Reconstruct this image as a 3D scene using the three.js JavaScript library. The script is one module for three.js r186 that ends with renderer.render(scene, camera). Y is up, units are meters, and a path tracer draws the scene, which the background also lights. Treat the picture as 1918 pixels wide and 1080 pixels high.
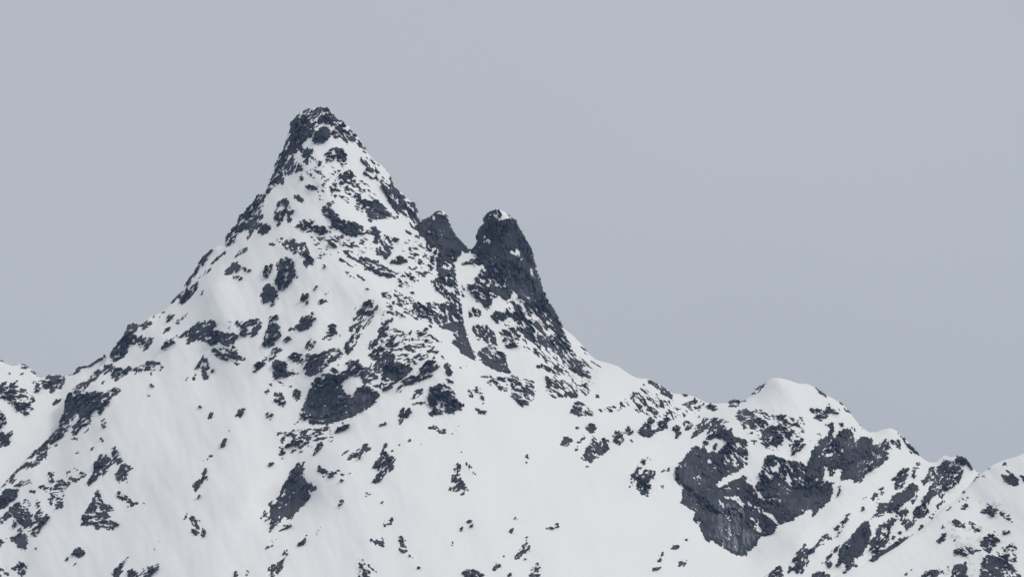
import * as THREE from 'three';
import { createNoise2D } from 'simplex-noise';

function rng(seed) { let s = seed >>> 0; return () => { s = (s + 0x6D2B79F5) | 0; let t = Math.imul(s ^ (s >>> 15), 1 | s); t = (t + Math.imul(t ^ (t >>> 7), 61 | t)) ^ t; return ((t ^ (t >>> 14)) >>> 0) / 4294967296; }; }
function hash(i, j, k) { let h = Math.imul(i, 374761393) ^ Math.imul(j, 668265263) ^ Math.imul(k, 1274126177); h = Math.imul(h ^ (h >>> 13), 1274126177); return ((h ^ (h >>> 16)) >>> 0) / 4294967296; }
const clamp = (x, a, b) => x < a ? a : x > b ? b : x;
const smooth = (a, b, x) => { const t = clamp((x - a) / (b - a), 0, 1); return t * t * (3 - 2 * t); };
// ---------------------------------------------------------------- camera, sky, sun, exposure
const W = 1918, H = 1080, FOV = 6, PITCH = 9 * Math.PI / 180, RANGE = 5152;
const scene = new THREE.Scene();
const camera = new THREE.PerspectiveCamera(FOV, 16 / 9, 10, 120000);
camera.position.set(0, -RANGE * Math.sin(PITCH), RANGE * Math.cos(PITCH));
camera.lookAt(0, 0, 0);
camera.updateMatrixWorld(true);
scene.add(camera);

const renderer = new THREE.WebGLRenderer({ antialias: true });
renderer.setSize(1024, 576);
renderer.toneMapping = THREE.LinearToneMapping;
renderer.toneMappingExposure = 1;
renderer.shadowMap.enabled = true;

// overcast sky: grey-blue cloud layer, brighter towards the zenith as a closed overcast is
{
  const w = 1024, h = 512, data = new Float32Array(w * h * 4);
  const n = createNoise2D(rng(5));
  for (let j = 0; j < h; j++) for (let i = 0; i < w; i++) {
    const el = ((j + .5) / h - .5) * Math.PI, az = (i + .5) / w * Math.PI * 2;
    const s = Math.max(0, Math.sin(el));
    const cx = Math.cos(az) * Math.cos(el), cz = Math.sin(az) * Math.cos(el);
    const m = 1 + .02 * n(cx * 5 + 3, cz * 5 + s * 8) + .006 * n(cx * 17, cz * 17 + s * 21);
    const L = (1 + .5 * Math.max(0, s - .22)) * m, g = smooth(.1, .7, s);    // thicker cloud overhead is whiter
    const k = (j * w + i) * 4;
    data[k] = (.500 + .030 * g) * L; data[k + 1] = (.533 + .005 * g) * L; data[k + 2] = (.576 - .035 * g) * L; data[k + 3] = 1;
  }
  const sky = new THREE.DataTexture(data, w, h, THREE.RGBAFormat, THREE.FloatType);
  sky.mapping = THREE.EquirectangularReflectionMapping;
  sky.magFilter = sky.minFilter = THREE.LinearFilter;
  sky.wrapS = THREE.RepeatWrapping;
  sky.needsUpdate = true;
  scene.background = sky;
  scene.environment = sky;
}
const sun = new THREE.DirectionalLight(new THREE.Color(1, .97, .92), 1.02);
sun.position.set(2100, 2100, 2300);
sun.target.position.set(0, 0, 200);
sun.castShadow = true;
sun.shadow.radius = 30;
sun.shadow.mapSize.set(2048, 2048);
Object.assign(sun.shadow.camera, { left: -900, right: 900, top: 900, bottom: -900, near: 100, far: 6000 });
scene.add(sun, sun.target);
scene.fog = new THREE.FogExp2(new THREE.Color(.3, .52, 1), 2.5e-5);   // thin blue air over five kilometres

// ---------------------------------------------------------------- small tools
const N1 = createNoise2D(rng(11)), N2 = createNoise2D(rng(23)), N3 = createNoise2D(rng(37)), N4 = createNoise2D(rng(53));

// a bearing of the survey station (a pixel of the photograph) carried to the plane of depth z
const _v = new THREE.Vector3();
function at(px, py, z) {
  _v.set(px / W * 2 - 1, 1 - py / H * 2, .5).unproject(camera).sub(camera.position);
  const t = (z - camera.position.z) / _v.z;
  return [camera.position.x + _v.x * t, camera.position.y + _v.y * t];
}
const names = new Map();
function numbered(n) { const c = names.get(n) || 0; names.set(n, c + 1); return c ? n + '_' + String(c).padStart(3, '0') : n; }

// facetted relief: Voronoi blocks, each with a tilted face of its own
function facets(x, y, size, k, tilt) {
  const gx = Math.floor(x / size), gy = Math.floor(y / size);
  let best = 1e9, bi = 0, bj = 0, bx = 0, by = 0;
  for (let j = -1; j <= 1; j++) for (let i = -1; i <= 1; i++) {
    const cx = (gx + i + hash(gx + i, gy + j, k)) * size, cy = (gy + j + hash(gx + i, gy + j, k + 7)) * size;
    const d = (x - cx) * (x - cx) + (y - cy) * (y - cy);
    if (d < best) { best = d; bi = gx + i; bj = gy + j; bx = cx; by = cy; }
  }
  return (hash(bi, bj, k + 1) - .5) * size * .45 + tilt * ((hash(bi, bj, k + 2) - .5) * (x - bx) + (hash(bi, bj, k + 3) - .25) * (y - by));
}

// ---------------------------------------------------------------- materials
const snowMat = new THREE.MeshStandardMaterial({ color: 0xffffff, vertexColors: true, roughness: .92 });
const rockMat = new THREE.MeshStandardMaterial({ color: 0xffffff, vertexColors: true, roughness: .88 });

// ---------------------------------------------------------------- mountain masses
const CELL = .5, C3 = 3;                       // fine cell in metres; the snow grid is three cells wide
function solve(A, b) {
  const n = b.length;
  for (let i = 0; i < n; i++) {
    let p = i; for (let r = i + 1; r < n; r++) if (Math.abs(A[r][i]) > Math.abs(A[p][i])) p = r;
    [A[i], A[p]] = [A[p], A[i]]; [b[i], b[p]] = [b[p], b[i]];
    for (let r = i + 1; r < n; r++) {
      const f = A[r][i] / A[i][i]; if (!f) continue;
      const R = A[r], P = A[i];
      for (let c = i; c < n; c++) R[c] -= f * P[c];
      b[r] -= f * b[i];
    }
  }
  for (let i = n - 1; i >= 0; i--) { for (let c = i + 1; c < n; c++) b[i] -= A[i][c] * b[c]; b[i] /= A[i][i]; }
  return b;
}
class Mass {
  // controls: flat list px, py, depth; outline: flat list of px, py (closed)
  constructor(controls, outline, box) {
    this.pts = [];
    for (let i = 0; i < controls.length; i += 3) { const [x, y] = at(controls[i], controls[i + 1], controls[i + 2]); this.pts.push([x, y, controls[i + 2]]); }
    const P = this.pts, n = P.length, A = [], b = [];
    for (let i = 0; i < n + 3; i++) { A.push(new Float64Array(n + 3)); b.push(0); }
    for (let i = 0; i < n; i++) {
      for (let j = 0; j < n; j++) A[i][j] = this.phi(P[i][0] - P[j][0], P[i][1] - P[j][1]);
      A[i][n] = A[n][i] = 1; A[i][n + 1] = A[n + 1][i] = P[i][0] / 100; A[i][n + 2] = A[n + 2][i] = P[i][1] / 100; b[i] = P[i][2];
    }
    this.w = solve(A, b);
    const [bx0, by1] = at(box[0], box[1], 0), [bx1] = at(box[2], box[1], 0), [, by0] = at(box[0], box[3], 400);
    this.x0 = bx0; this.y0 = by0;
    this.mw = Math.ceil((bx1 - bx0) / CELL / C3); this.mh = Math.ceil((by1 - by0) / CELL / C3);
    this.nw = this.mw * C3; this.nh = this.mh * C3;
    // base depth on the snow grid
    const zc = this.zc = new Float32Array((this.mw + 1) * (this.mh + 1));
    for (let j = 0; j <= this.mh; j++) for (let i = 0; i <= this.mw; i++) {
      const x = this.x0 + i * CELL * C3, y = this.y0 + j * CELL * C3;
      zc[j * (this.mw + 1) + i] = this.raw(x, y) + relief(x, y);
    }
    this.outline(outline);
    // the crest rolls over towards the far side
    for (let j = 0; j <= this.mh; j++) for (let i = 0; i <= this.mw; i++) {
      const s = this.S[j * C3 * (this.nw + 1) + i * C3], R = 5;
      const t = clamp(1 - s / R, 0, 1.6);
      zc[j * (this.mw + 1) + i] -= R * (t < 1 ? 1 - Math.sqrt(1 - t * t * .98) : .86 + (t - 1) * 2.5);
    }
    const n2 = (this.nw + 1) * (this.nh + 1);
    this.D = new Float32Array(n2).fill(-1); this.own = new Int16Array(n2).fill(-1); this.tone = new Float32Array(n2).fill(1);
  }
  phi(dx, dy) { return Math.sqrt(dx * dx + dy * dy + 64); }
  raw(x, y) {
    const P = this.pts, n = P.length, w = this.w; let s = w[n] + w[n + 1] * x / 100 + w[n + 2] * y / 100;
    for (let i = 0; i < n; i++) s += w[i] * this.phi(x - P[i][0], y - P[i][1]);
    return s;
  }
  z(x, y) {                                     // bilinear on the snow grid
    const u = clamp((x - this.x0) / (CELL * C3), 0, this.mw - .001), v = clamp((y - this.y0) / (CELL * C3), 0, this.mh - .001);
    const i = Math.floor(u), j = Math.floor(v), a = u - i, b = v - j, k = j * (this.mw + 1) + i, z = this.zc, m = this.mw + 1;
    return (z[k] * (1 - a) + z[k + 1] * a) * (1 - b) + (z[k + m] * (1 - a) + z[k + m + 1] * a) * b;
  }
  place(px, py) { let z = 100, p; for (let k = 0; k < 7; k++) { p = at(px, py, z); z = clamp(this.raw(p[0], p[1]), -200, 900); } return p; }
  poly(flat) { const o = []; for (let i = 0; i < flat.length; i += 2) o.push(this.place(flat[i], flat[i + 1])); return o; }
  outline(flat) {
    const p = this.land = this.poly(flat), w = this.nw + 1, h = this.nh + 1, S = this.S = new Float32Array(w * h), B = 14;
    fill(p, this, (k) => { S[k] = 1; });
    for (let k = 0; k < S.length; k++) S[k] = S[k] > 0 ? B : -B;
    for (let a = 0; a < p.length; a++) {
      const [ax, ay] = p[a], [bx, by] = p[(a + 1) % p.length], l2 = (bx - ax) ** 2 + (by - ay) ** 2 + 1e-9;
      const i0 = Math.max(0, Math.floor((Math.min(ax, bx) - B - this.x0) / CELL)), i1 = Math.min(w - 1, Math.ceil((Math.max(ax, bx) + B - this.x0) / CELL));
      const j0 = Math.max(0, Math.floor((Math.min(ay, by) - B - this.y0) / CELL)), j1 = Math.min(h - 1, Math.ceil((Math.max(ay, by) + B - this.y0) / CELL));
      for (let j = j0; j <= j1; j++) for (let i = i0; i <= i1; i++) {
        const x = this.x0 + i * CELL, y = this.y0 + j * CELL, t = clamp(((x - ax) * (bx - ax) + (y - ay) * (by - ay)) / l2, 0, 1);
        const d = Math.hypot(x - ax - t * (bx - ax), y - ay - t * (by - ay)), k = j * w + i;
        if (d < Math.abs(S[k])) S[k] = Math.sign(S[k]) * d;
      }
    }
  }
}
function relief(x, y) {                          // drifts, runnels and shallow ribs of the snow cover
  return 3.2 * N1(x / 62 + y / 160, y / 120) + .95 * N2(x / 24 + y / 60, y / 62) + .4 * N3(x / 10 + y / 30, y / 26);
}
function fill(p, m, f) {                          // scanline fill of a world polygon on the mass's fine grid
  const w = m.nw + 1, h = m.nh + 1; let lo = 1e9, hi = -1e9;
  for (const q of p) { lo = Math.min(lo, q[1]); hi = Math.max(hi, q[1]); }
  const j0 = Math.max(0, Math.ceil((lo - m.y0) / CELL)), j1 = Math.min(h - 1, Math.floor((hi - m.y0) / CELL));
  for (let j = j0; j <= j1; j++) {
    const y = m.y0 + j * CELL, xs = [];
    for (let a = 0; a < p.length; a++) {
      const [ax, ay] = p[a], [bx, by] = p[(a + 1) % p.length];
      if ((ay <= y) !== (by <= y)) xs.push(ax + (y - ay) / (by - ay) * (bx - ax));
    }
    xs.sort((a, b) => a - b);
    for (let q = 0; q + 1 < xs.length; q += 2) {
      const i0 = Math.max(0, Math.ceil((xs[q] - m.x0) / CELL)), i1 = Math.min(w - 1, Math.floor((xs[q + 1] - m.x0) / CELL));
      for (let i = i0; i <= i1; i++) f(j * w + i, i, j);
    }
  }
}
// grid cells clipped where F falls below zero; vert(i, j) and edge points come out as one indexed surface
class Sheet {
  constructor() { this.pos = []; this.col = []; this.idx = []; this.map = new Map(); }
  add(key, x, y, z, r, g, b) { let v = this.map.get(key); if (v === undefined) { v = this.pos.length / 3; this.pos.push(x, y, z); this.col.push(r, g, b); this.map.set(key, v); } return v; }
  geometry(ox = 0, oy = 0, oz = 0) {
    const p = new Float32Array(this.pos.length); for (let i = 0; i < p.length; i += 3) { p[i] = this.pos[i] - ox; p[i + 1] = this.pos[i + 1] - oy; p[i + 2] = this.pos[i + 2] - oz; }
    const g = new THREE.BufferGeometry();
    g.setAttribute('position', new THREE.BufferAttribute(p, 3));
    g.setAttribute('color', new THREE.BufferAttribute(new Float32Array(this.col), 3));
    g.setIndex(this.idx); g.computeVertexNormals();
    return g;
  }
}
function clippedCell(sheet, i, j, F, V, N) {
  const c = [[i, j], [i + 1, j], [i + 1, j + 1], [i, j + 1]], f = c.map(([a, b]) => F(a, b)), out = [];
  for (let k = 0; k < 4; k++) {
    const a = c[k], b = c[(k + 1) % 4], fa = f[k], fb = f[(k + 1) % 4];
    if (fa > 0) out.push(sheet.add(a[1] * N + a[0], ...V(a[0], a[1])));
    if ((fa > 0) !== (fb > 0)) {
      const lo = a[1] * N + a[0] < b[1] * N + b[0] ? a : b, hi = lo === a ? b : a, t = F(...lo) / (F(...lo) - F(...hi));
      const A = V(...lo), B = V(...hi), key = -(((lo[1] * N + lo[0]) * 2 + (hi[0] !== lo[0] ? 1 : 0)) + 1);
      out.push(sheet.add(key, ...A.map((q, n) => q + (B[n] - q) * t)));
    }
  }
  for (let k = 1; k + 1 < out.length; k++) sheet.idx.push(out[0], out[k], out[k + 1]);
}

const T = { A: [400, 180], B: [700, 360], C: [300, 440], D: [600, 560], E: [0, 580], F: [0, 780], G: [900, 580], H: [1200, 660], I: [1518, 660], J: [1518, 780], K: [1150, 780], L: [750, 780], M: [350, 780] };
function px(tile, flat) { const [ox, oy] = T[tile], o = []; for (let i = 0; i < flat.length; i += 2) o.push(ox + flat[i] / 3.6, oy + flat[i + 1] / 3.6); return o; }

// crest lines as surveyed
const crestLeft = px('E', [-260, 250, -120, 300, 0, 330, 20, 352, 75, 375, 115, 372, 125, 360, 155, 358, 200, 385, 235, 425, 262, 452, 290, 460, 320, 432, 400, 430, 440, 440, 490, 410, 525, 375, 590, 375, 650, 340, 700, 310, 735, 292]);
const ribLeft = px('E', [-300, 1450, -120, 1300, 0, 1200, 60, 1130, 110, 1070, 150, 1045, 180, 1005, 250, 935, 280, 905, 330, 850, 390, 785, 405, 710, 428, 690, 432, 610, 470, 550, 540, 480, 620, 425, 700, 360]);
const crestMain = [
  ...px('E', [735, 292, 770, 235, 800, 195, 825, 165, 850, 120, 862, 88, 900, 82, 945, 95, 985, 70, 1020, 35, 1045, 28, 1080, 15, 1110, 5]),
  ...px('C', [70, 450, 95, 425, 130, 385, 160, 360, 175, 310, 205, 265, 235, 225, 255, 180, 290, 130, 320, 105, 350, 88, 385, 72, 428, 62]),
  ...px('A', [80, 940, 120, 880, 160, 850, 170, 800, 215, 765, 265, 710, 300, 665, 335, 640, 365, 590, 375, 545, 405, 510, 410, 450, 440, 390, 475, 330, 490, 270, 510, 215, 518, 170, 545, 145, 560, 118, 610, 85, 650, 75, 690, 70, 735, 64, 775, 75, 800, 110, 835, 150, 870, 160, 880, 185, 915, 200, 930, 235, 970, 265, 1000, 310, 1030, 365, 1075, 420, 1130, 455, 1165, 490, 1200, 545, 1212, 600, 1260, 640, 1310, 690, 1360, 720, 1375, 775, 1395, 845]),
  ...px('B', [330, 180, 385, 158, 415, 130, 450, 115, 480, 130, 500, 170, 520, 230, 560, 290, 590, 330, 620, 360, 655, 380, 690, 350, 692, 300, 705, 240, 738, 215, 742, 160, 780, 125, 845, 112, 890, 135, 960, 185, 985, 240, 1015, 290, 1050, 350, 1080, 420, 1095, 490, 1120, 580, 1145, 650, 1170, 710, 1205, 770, 1240, 830]),
  ...px('G', [545, 90, 565, 125, 620, 165, 680, 225, 730, 290, 770, 326, 800, 338, 870, 355, 930, 375, 1000, 425, 1060, 458, 1110, 460, 1150, 468, 1210, 500, 1270, 540, 1290, 566, 1310, 560, 1380, 565]),
  ...px('H', [360, 292, 400, 310, 440, 330, 500, 338, 590, 335, 605, 318, 640, 312, 680, 325, 705, 312, 745, 290, 760, 260, 800, 225, 845, 195, 885, 172, 940, 170, 1000, 182, 1060, 200, 1130, 205, 1170, 222, 1210, 250, 1260, 285, 1310, 310, 1350, 335, 1400, 385]),
  ...px('I', [295, 440, 340, 490, 385, 530, 430, 535, 490, 515, 545, 502, 590, 525, 640, 575, 690, 630, 740, 695, 790, 735, 845, 742, 870, 715, 905, 690, 950, 705, 985, 692, 1030, 695, 1070, 730, 1090, 765, 1125, 800]),
];
const crestFront = px('J', [1560, 210, 1440, 245, 1390, 268, 1330, 280, 1270, 303, 1215, 328, 1185, 358, 1130, 388, 1090, 435, 1040, 500, 985, 556, 910, 602, 820, 690, 745, 760, 690, 792, 590, 872, 480, 936, 380, 975, 330, 1010, 240, 1045, 130, 1086, -60, 1160]);

const massLeft = new Mass([
  -80, 650, -30, 0, 678, -22, 60, 690, -18, 120, 703, -8, 200, 665, 2, 235, 620, -6, 60, 760, 36, 0, 800, 72, 110, 765, 44, 150, 720, 26, 40, 840, 92, -80, 900, 130, 0, 930, 146, 250, 700, 0, 120, 900, 100, -80, 760, 50, 20, 740, 24,
], [...crestLeft, 260, 660, 260, 1000, -130, 1000, -130, 640], [-130, 600, 262, 1000]);

const massMain = new Mass([
  // crest
  600, 198, 0, 548, 225, -4, 530, 290, 0, 505, 340, 4, 470, 395, 4, 420, 460, 4, 380, 500, 2, 340, 560, 2, 300, 590, 6, 240, 607, 8, 205, 660, 22, 170, 700, 40, 122, 745, 58, 110, 795, 75, 60, 855, 112, 0, 915, 155, -90, 990, 195,
  655, 245, 0, 700, 310, 0, 745, 370, 0, 785, 412, -4, 825, 393, 0, 850, 430, 0, 882, 466, -8, 895, 420, 0, 932, 392, 6, 975, 430, 4, 1005, 500, 4, 1035, 580, 2, 1058, 618, 0, 1122, 674, 6, 1180, 692, 8, 1240, 722, 14, 1300, 741, 20, 1370, 753, 28, 1420, 730, 36, 1450, 708, 40, 1530, 717, 40, 1600, 781, 42, 1628, 808, 42, 1670, 800, 46, 1715, 845, 52, 1755, 866, 66, 1800, 852, 80, 1830, 882, 84, 1930, 900, 88, 2050, 930, 90,
  // summit pyramid face and the spine that comes forward
  600, 235, 16, 600, 270, 27, 560, 300, 24, 640, 300, 30, 610, 350, 58, 540, 370, 42, 680, 370, 46, 610, 420, 88, 520, 430, 66, 700, 410, 70, 760, 420, 42, 460, 460, 44, 430, 500, 52,
  606, 478, 124, 650, 515, 146, 698, 547, 168, 690, 505, 130, 740, 500, 96, 640, 560, 160, 600, 530, 140, 735, 592, 192, 800, 622, 200, 838, 655, 222, 895, 690, 236, 790, 560, 122, 850, 600, 128, 830, 520, 74, 865, 640, 160, 930, 690, 178,
  540, 540, 128, 480, 560, 120, 400, 540, 88, 350, 590, 74, 300, 640, 82, 360, 640, 104, 470, 640, 160, 560, 620, 180, 640, 630, 204, 690, 620, 204,
  // couloir behind the spine, horn face
  862, 500, 36, 880, 570, 70, 900, 630, 108, 935, 640, 104, 950, 690, 150, 930, 450, 16, 960, 520, 30, 950, 570, 58, 1000, 620, 66, 1050, 690, 98, 1100, 720, 122, 1000, 680, 124, 1130, 700, 88, 1200, 740, 100,
  // middle
  620, 690, 258, 620, 780, 280, 560, 700, 222, 700, 690, 262, 710, 760, 290, 760, 690, 254, 820, 710, 262, 825, 770, 284, 760, 640, 228, 900, 770, 270, 960, 740, 222, 1030, 770, 206, 1100, 785, 178, 1170, 780, 146,
  480, 700, 202, 400, 700, 160, 300, 700, 120, 250, 760, 165, 330, 820, 240, 440, 800, 270, 200, 800, 176, 150, 850, 180, 180, 730, 95,
  540, 860, 318, 545, 940, 352, 600, 900, 390, 470, 930, 390, 560, 990, 440, 700, 880, 392, 800, 880, 392, 900, 880, 372, 1000, 840, 300, 1000, 940, 400, 1100, 850, 260, 1130, 900, 320, 1200, 830, 196, 1190, 900, 268, 1180, 980, 370,
  // lower edge
  -90, 1080, 290, 0, 1080, 310, 100, 1000, 290, 200, 1000, 330, 300, 920, 310, 350, 1040, 450, 200, 1080, 410, 400, 1120, 540, 600, 1120, 566, 800, 1080, 560, 900, 1000, 490, 1000, 1080, 540, 1200, 1080, 480, 1350, 1090, 400, 600, 1200, 640, 200, 1200, 520, 1000, 1200, 640, 1400, 1200, 500, -90, 1200, 400, 1700, 1200, 430, 2050, 1200, 430,
  // right peak and its cliff
  1300, 790, 74, 1350, 800, 108, 1275, 880, 216, 1260, 960, 300, 1300, 960, 272, 1340, 1030, 318, 1395, 1042, 296, 1390, 1075, 350, 1380, 940, 222, 1350, 880, 184, 1440, 860, 170, 1450, 980, 250, 1470, 780, 86, 1400, 770, 66, 1530, 780, 80, 1520, 860, 150, 1540, 935, 204, 1600, 850, 104, 1660, 850, 96, 1700, 870, 100, 1560, 960, 250, 1500, 1015, 306, 1620, 920, 190,
  // rib in front of the gully
  1470, 1070, 330, 1560, 1020, 282, 1600, 1050, 306, 1640, 970, 224, 1700, 910, 146, 1690, 980, 210, 1760, 900, 104, 1770, 960, 170, 1820, 920, 120, 1560, 1080, 330,
], [...ribLeft, ...crestMain, 1930, 905, 2060, 960, 2060, 1200, -100, 1200], [-100, 190, 2060, 1190]);

const massFront = new Mass([
  1918, 848, 190, 2060, 800, 190, 1850, 868, 190, 1818, 905, 196, 1770, 948, 222, 1710, 1000, 262, 1650, 1045, 300, 1580, 1075, 330, 1480, 1110, 366, 1700, 1060, 310, 1800, 960, 240, 1860, 920, 226, 1918, 900, 226, 2050, 900, 240, 1918, 1000, 300, 1800, 1050, 318, 1860, 1000, 286, 1700, 1120, 370, 1900, 1080, 360, 1480, 1200, 450, 1800, 1200, 450, 2060, 1200, 460, 1850, 970, 248,
], [...crestFront, 1480, 1200, 2060, 1200, 2060, 800], [1470, 780, 2060, 1190]);
const MASS = { left: massLeft, main: massMain, front: massFront };
console.log('masses', massMain.nw, massMain.nh);

// ---------------------------------------------------------------- rocks
// each entry: name, label, category, mass, [strata angle in degrees, stretch], then outlines [tile, share of bare rock, points...]
const rocks = [];
function rock(name, label, category, mass, strata, ...polys) { rocks.push({ name, label, category, mass, strata, polys }); }
// separate stones told of together: each cluster of touching outlines is a thing of its own
function stones(name, phrase, category, mass, strata, ...polys) {
  const list = polys.map(([tile, share, ...flat]) => { const p = px(tile, flat); let b = [1e9, 1e9, -1e9, -1e9]; for (let i = 0; i < p.length; i += 2) b = [Math.min(b[0], p[i]), Math.min(b[1], p[i + 1]), Math.max(b[2], p[i]), Math.max(b[3], p[i + 1])]; return { b, share, poly: [tile, share, ...flat], c: -1 }; });
  const groups = [];
  for (const q of list) {
    const hit = groups.filter((g) => g.some((r) => r.b[0] - 2 < q.b[2] && q.b[0] - 2 < r.b[2] && r.b[1] - 2 < q.b[3] && q.b[1] - 2 < r.b[3]));
    const merged = [...hit.flat(), q];
    for (const g of hit) groups.splice(groups.indexOf(g), 1);
    groups.push(merged);
  }
  const mid = (g) => (Math.min(...g.map((q) => q.b[0])) + Math.max(...g.map((q) => q.b[2]))) / 2;
  groups.sort((a, b) => mid(a) - mid(b));
  const n = groups.length, word = ['', 'second', 'third', 'fourth', 'fifth', 'sixth', 'seventh', 'eighth', 'ninth'];
  groups.forEach((g, k) => {
    g.sort((a, b) => list.indexOf(a) - list.indexOf(b));
    const place = n === 1 ? '' : k === 0 ? 'leftmost of the ' : k === n - 1 ? 'rightmost of the ' : n === 3 ? 'middle one of the ' : word[k] + ' from the left of the ';
    rocks.push({ name, label: place + phrase, category, mass, strata, polys: g.map((q) => { const big = Math.max(q.b[2] - q.b[0], q.b[3] - q.b[1]); if (big > 8) return q.poly; const [t, sh, ...f] = q.poly, cx = f.filter((_, i) => i % 2 === 0).reduce((u, v) => u + v) * 2 / f.length, cy = f.filter((_, i) => i % 2).reduce((u, v) => u + v) * 2 / f.length; return [t, Math.max(sh, 1.5), ...f.map((v, i) => (i % 2 ? cy + (v - cy) * 1.3 : cx + (v - cx) * 1.3))]; }), group: n > 1 ? phrase : undefined });
  });
}
const OUT = 'rock_outcrop', PIN = 'rock_pinnacle', CLF = 'rock_cliff', RIB = 'rock_rib', BND = 'rock_band', BLD = 'boulder';
// summit pyramid
rock(CLF, 'dark rock cap of the pointed summit with its steep left wall', 'cliff', 'main', [60, 1.4],
  ['A', .9, 518, 170, 545, 145, 560, 118, 610, 85, 650, 75, 735, 64, 775, 78, 800, 110, 835, 150, 830, 190, 790, 180, 720, 185, 690, 210, 670, 270, 640, 280, 600, 320, 600, 370, 545, 390, 545, 440, 600, 470, 590, 520, 540, 525, 480, 530, 470, 590, 420, 600, 380, 650, 340, 655, 365, 590, 375, 545, 405, 510, 410, 450, 440, 390, 475, 330, 490, 270, 510, 215],
  ['A', .72, 545, 150, 560, 118, 610, 85, 735, 64, 800, 110, 830, 160, 830, 195, 720, 182, 640, 175, 560, 175],
  ['A', .98, 515, 175, 590, 180, 600, 230, 590, 270, 520, 270, 505, 230], ['A', .97, 630, 185, 680, 190, 680, 250, 640, 270],
  ['A', .15, 600, 195, 632, 186, 622, 218], ['A', .1, 545, 378, 590, 370, 595, 425, 550, 435], ['A', .5, 450, 480, 530, 470, 520, 520, 460, 570]);
rock(OUT, 'rounded dark block right under the summit cap', 'rock outcrop', 'main', [0, 1],
  ['A', 1, 740, 205, 775, 210, 800, 240, 780, 280, 745, 305, 680, 322, 665, 290, 670, 260, 700, 225], ['A', .75, 775, 215, 830, 230, 860, 275, 830, 285, 790, 275]);
rock(RIB, 'broken rocks on the shoulder just right of the summit', 'rock rib', 'main', [-45, 1.5],
  ['A', .62, 720, 180, 790, 195, 840, 240, 870, 300, 900, 330, 960, 300, 985, 350, 1020, 390, 1040, 370, 1000, 310, 970, 265, 930, 235, 915, 200, 880, 185, 870, 160, 835, 150, 830, 190, 790, 180], ['A', .85, 835, 185, 880, 190, 925, 235, 880, 250, 850, 235]);
rock(RIB, 'long jagged rock crest down the right edge of the summit pyramid', 'rock rib', 'main', [-55, 1.8],
  ['A', .48, 1000, 400, 1075, 425, 1130, 480, 1160, 540, 1190, 575, 1200, 545, 1212, 600, 1260, 640, 1310, 690, 1360, 720, 1375, 775, 1395, 845, 1400, 920, 1370, 930, 1330, 870, 1290, 820, 1240, 790, 1190, 720, 1150, 640, 1110, 580, 1050, 560, 1010, 520, 1030, 480, 990, 440],
  ['A', .9, 1160, 485, 1200, 545, 1212, 600, 1310, 690, 1360, 720, 1395, 845, 1400, 930, 1380, 920, 1340, 860, 1300, 800, 1230, 790, 1180, 690, 1150, 620, 1180, 600, 1200, 580],
  ['A', .1, 1070, 440, 1120, 470, 1160, 520, 1180, 565, 1150, 560, 1110, 500], ['B', .1, 215, 100, 250, 170, 300, 270, 285, 275, 220, 150]);
rock(OUT, 'ring of rocks on the snow a little below the summit block', 'rock outcrop', 'main', [30, 1.2],
  ['A', .8, 790, 350, 830, 335, 870, 350, 895, 400, 900, 460, 870, 475, 850, 440, 800, 430, 760, 450, 750, 390, 780, 370], ['A', .12, 798, 370, 840, 365, 838, 400, 800, 395]);
rock(OUT, 'upright rock left of the ring below the summit', 'rock outcrop', 'main', [80, 1.2],
  ['A', .88, 600, 350, 630, 340, 665, 355, 670, 400, 695, 430, 680, 440, 655, 410, 650, 450, 630, 465, 600, 440, 595, 400]);
stones(BLD, 'small boulders under the upright rock high on the pyramid', 'boulder', 'main', [80, 1], ['A', .85, 700, 440, 735, 440, 740, 480, 715, 490], ['A', .8, 725, 545, 755, 545, 745, 575], ['A', .85, 710, 505, 730, 510, 722, 525]);
rock(OUT, 'scattered rocks in the middle of the summit pyramid', 'rock outcrop', 'main', [-25, 1.3],
  ['A', .17, 620, 500, 760, 470, 900, 480, 1040, 590, 1120, 700, 1000, 800, 860, 690, 700, 700, 660, 560], ['A', .42, 845, 540, 880, 495, 930, 500, 950, 530, 930, 570, 970, 590, 1050, 610, 1050, 640, 990, 650, 1000, 690, 960, 720, 900, 650, 850, 620, 800, 650, 780, 620, 800, 590, 850, 580], ['A', .9, 850, 540, 900, 500, 950, 530, 920, 570, 870, 570], ['A', .6, 940, 640, 1000, 660, 990, 700, 950, 690]);
rock(OUT, 'dark rocks low on the right of the summit pyramid', 'rock outcrop', 'main', [-20, 1.4],
  ['A', .62, 960, 720, 1000, 690, 1060, 710, 1110, 700, 1150, 740, 1190, 790, 1240, 800, 1250, 820, 1180, 835, 1110, 830, 1060, 845, 1030, 820, 1040, 780, 980, 760], ['A', .97, 1040, 770, 1060, 730, 1110, 700, 1150, 760, 1180, 800, 1110, 835, 1060, 845, 1030, 815], ['A', .88, 980, 710, 1060, 710, 1040, 750, 990, 760]);
stones(OUT, 'slanting rock streaks below the steep left summit wall', 'rock outcrop', 'main', [-40, 1.5], ['A', .92, 578, 530, 600, 518, 602, 560, 582, 566], ['A', .88, 600, 580, 640, 590, 700, 610, 705, 625, 650, 640, 610, 600], ['A', .7, 535, 660, 580, 665, 610, 710, 590, 712, 550, 690]);
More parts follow.
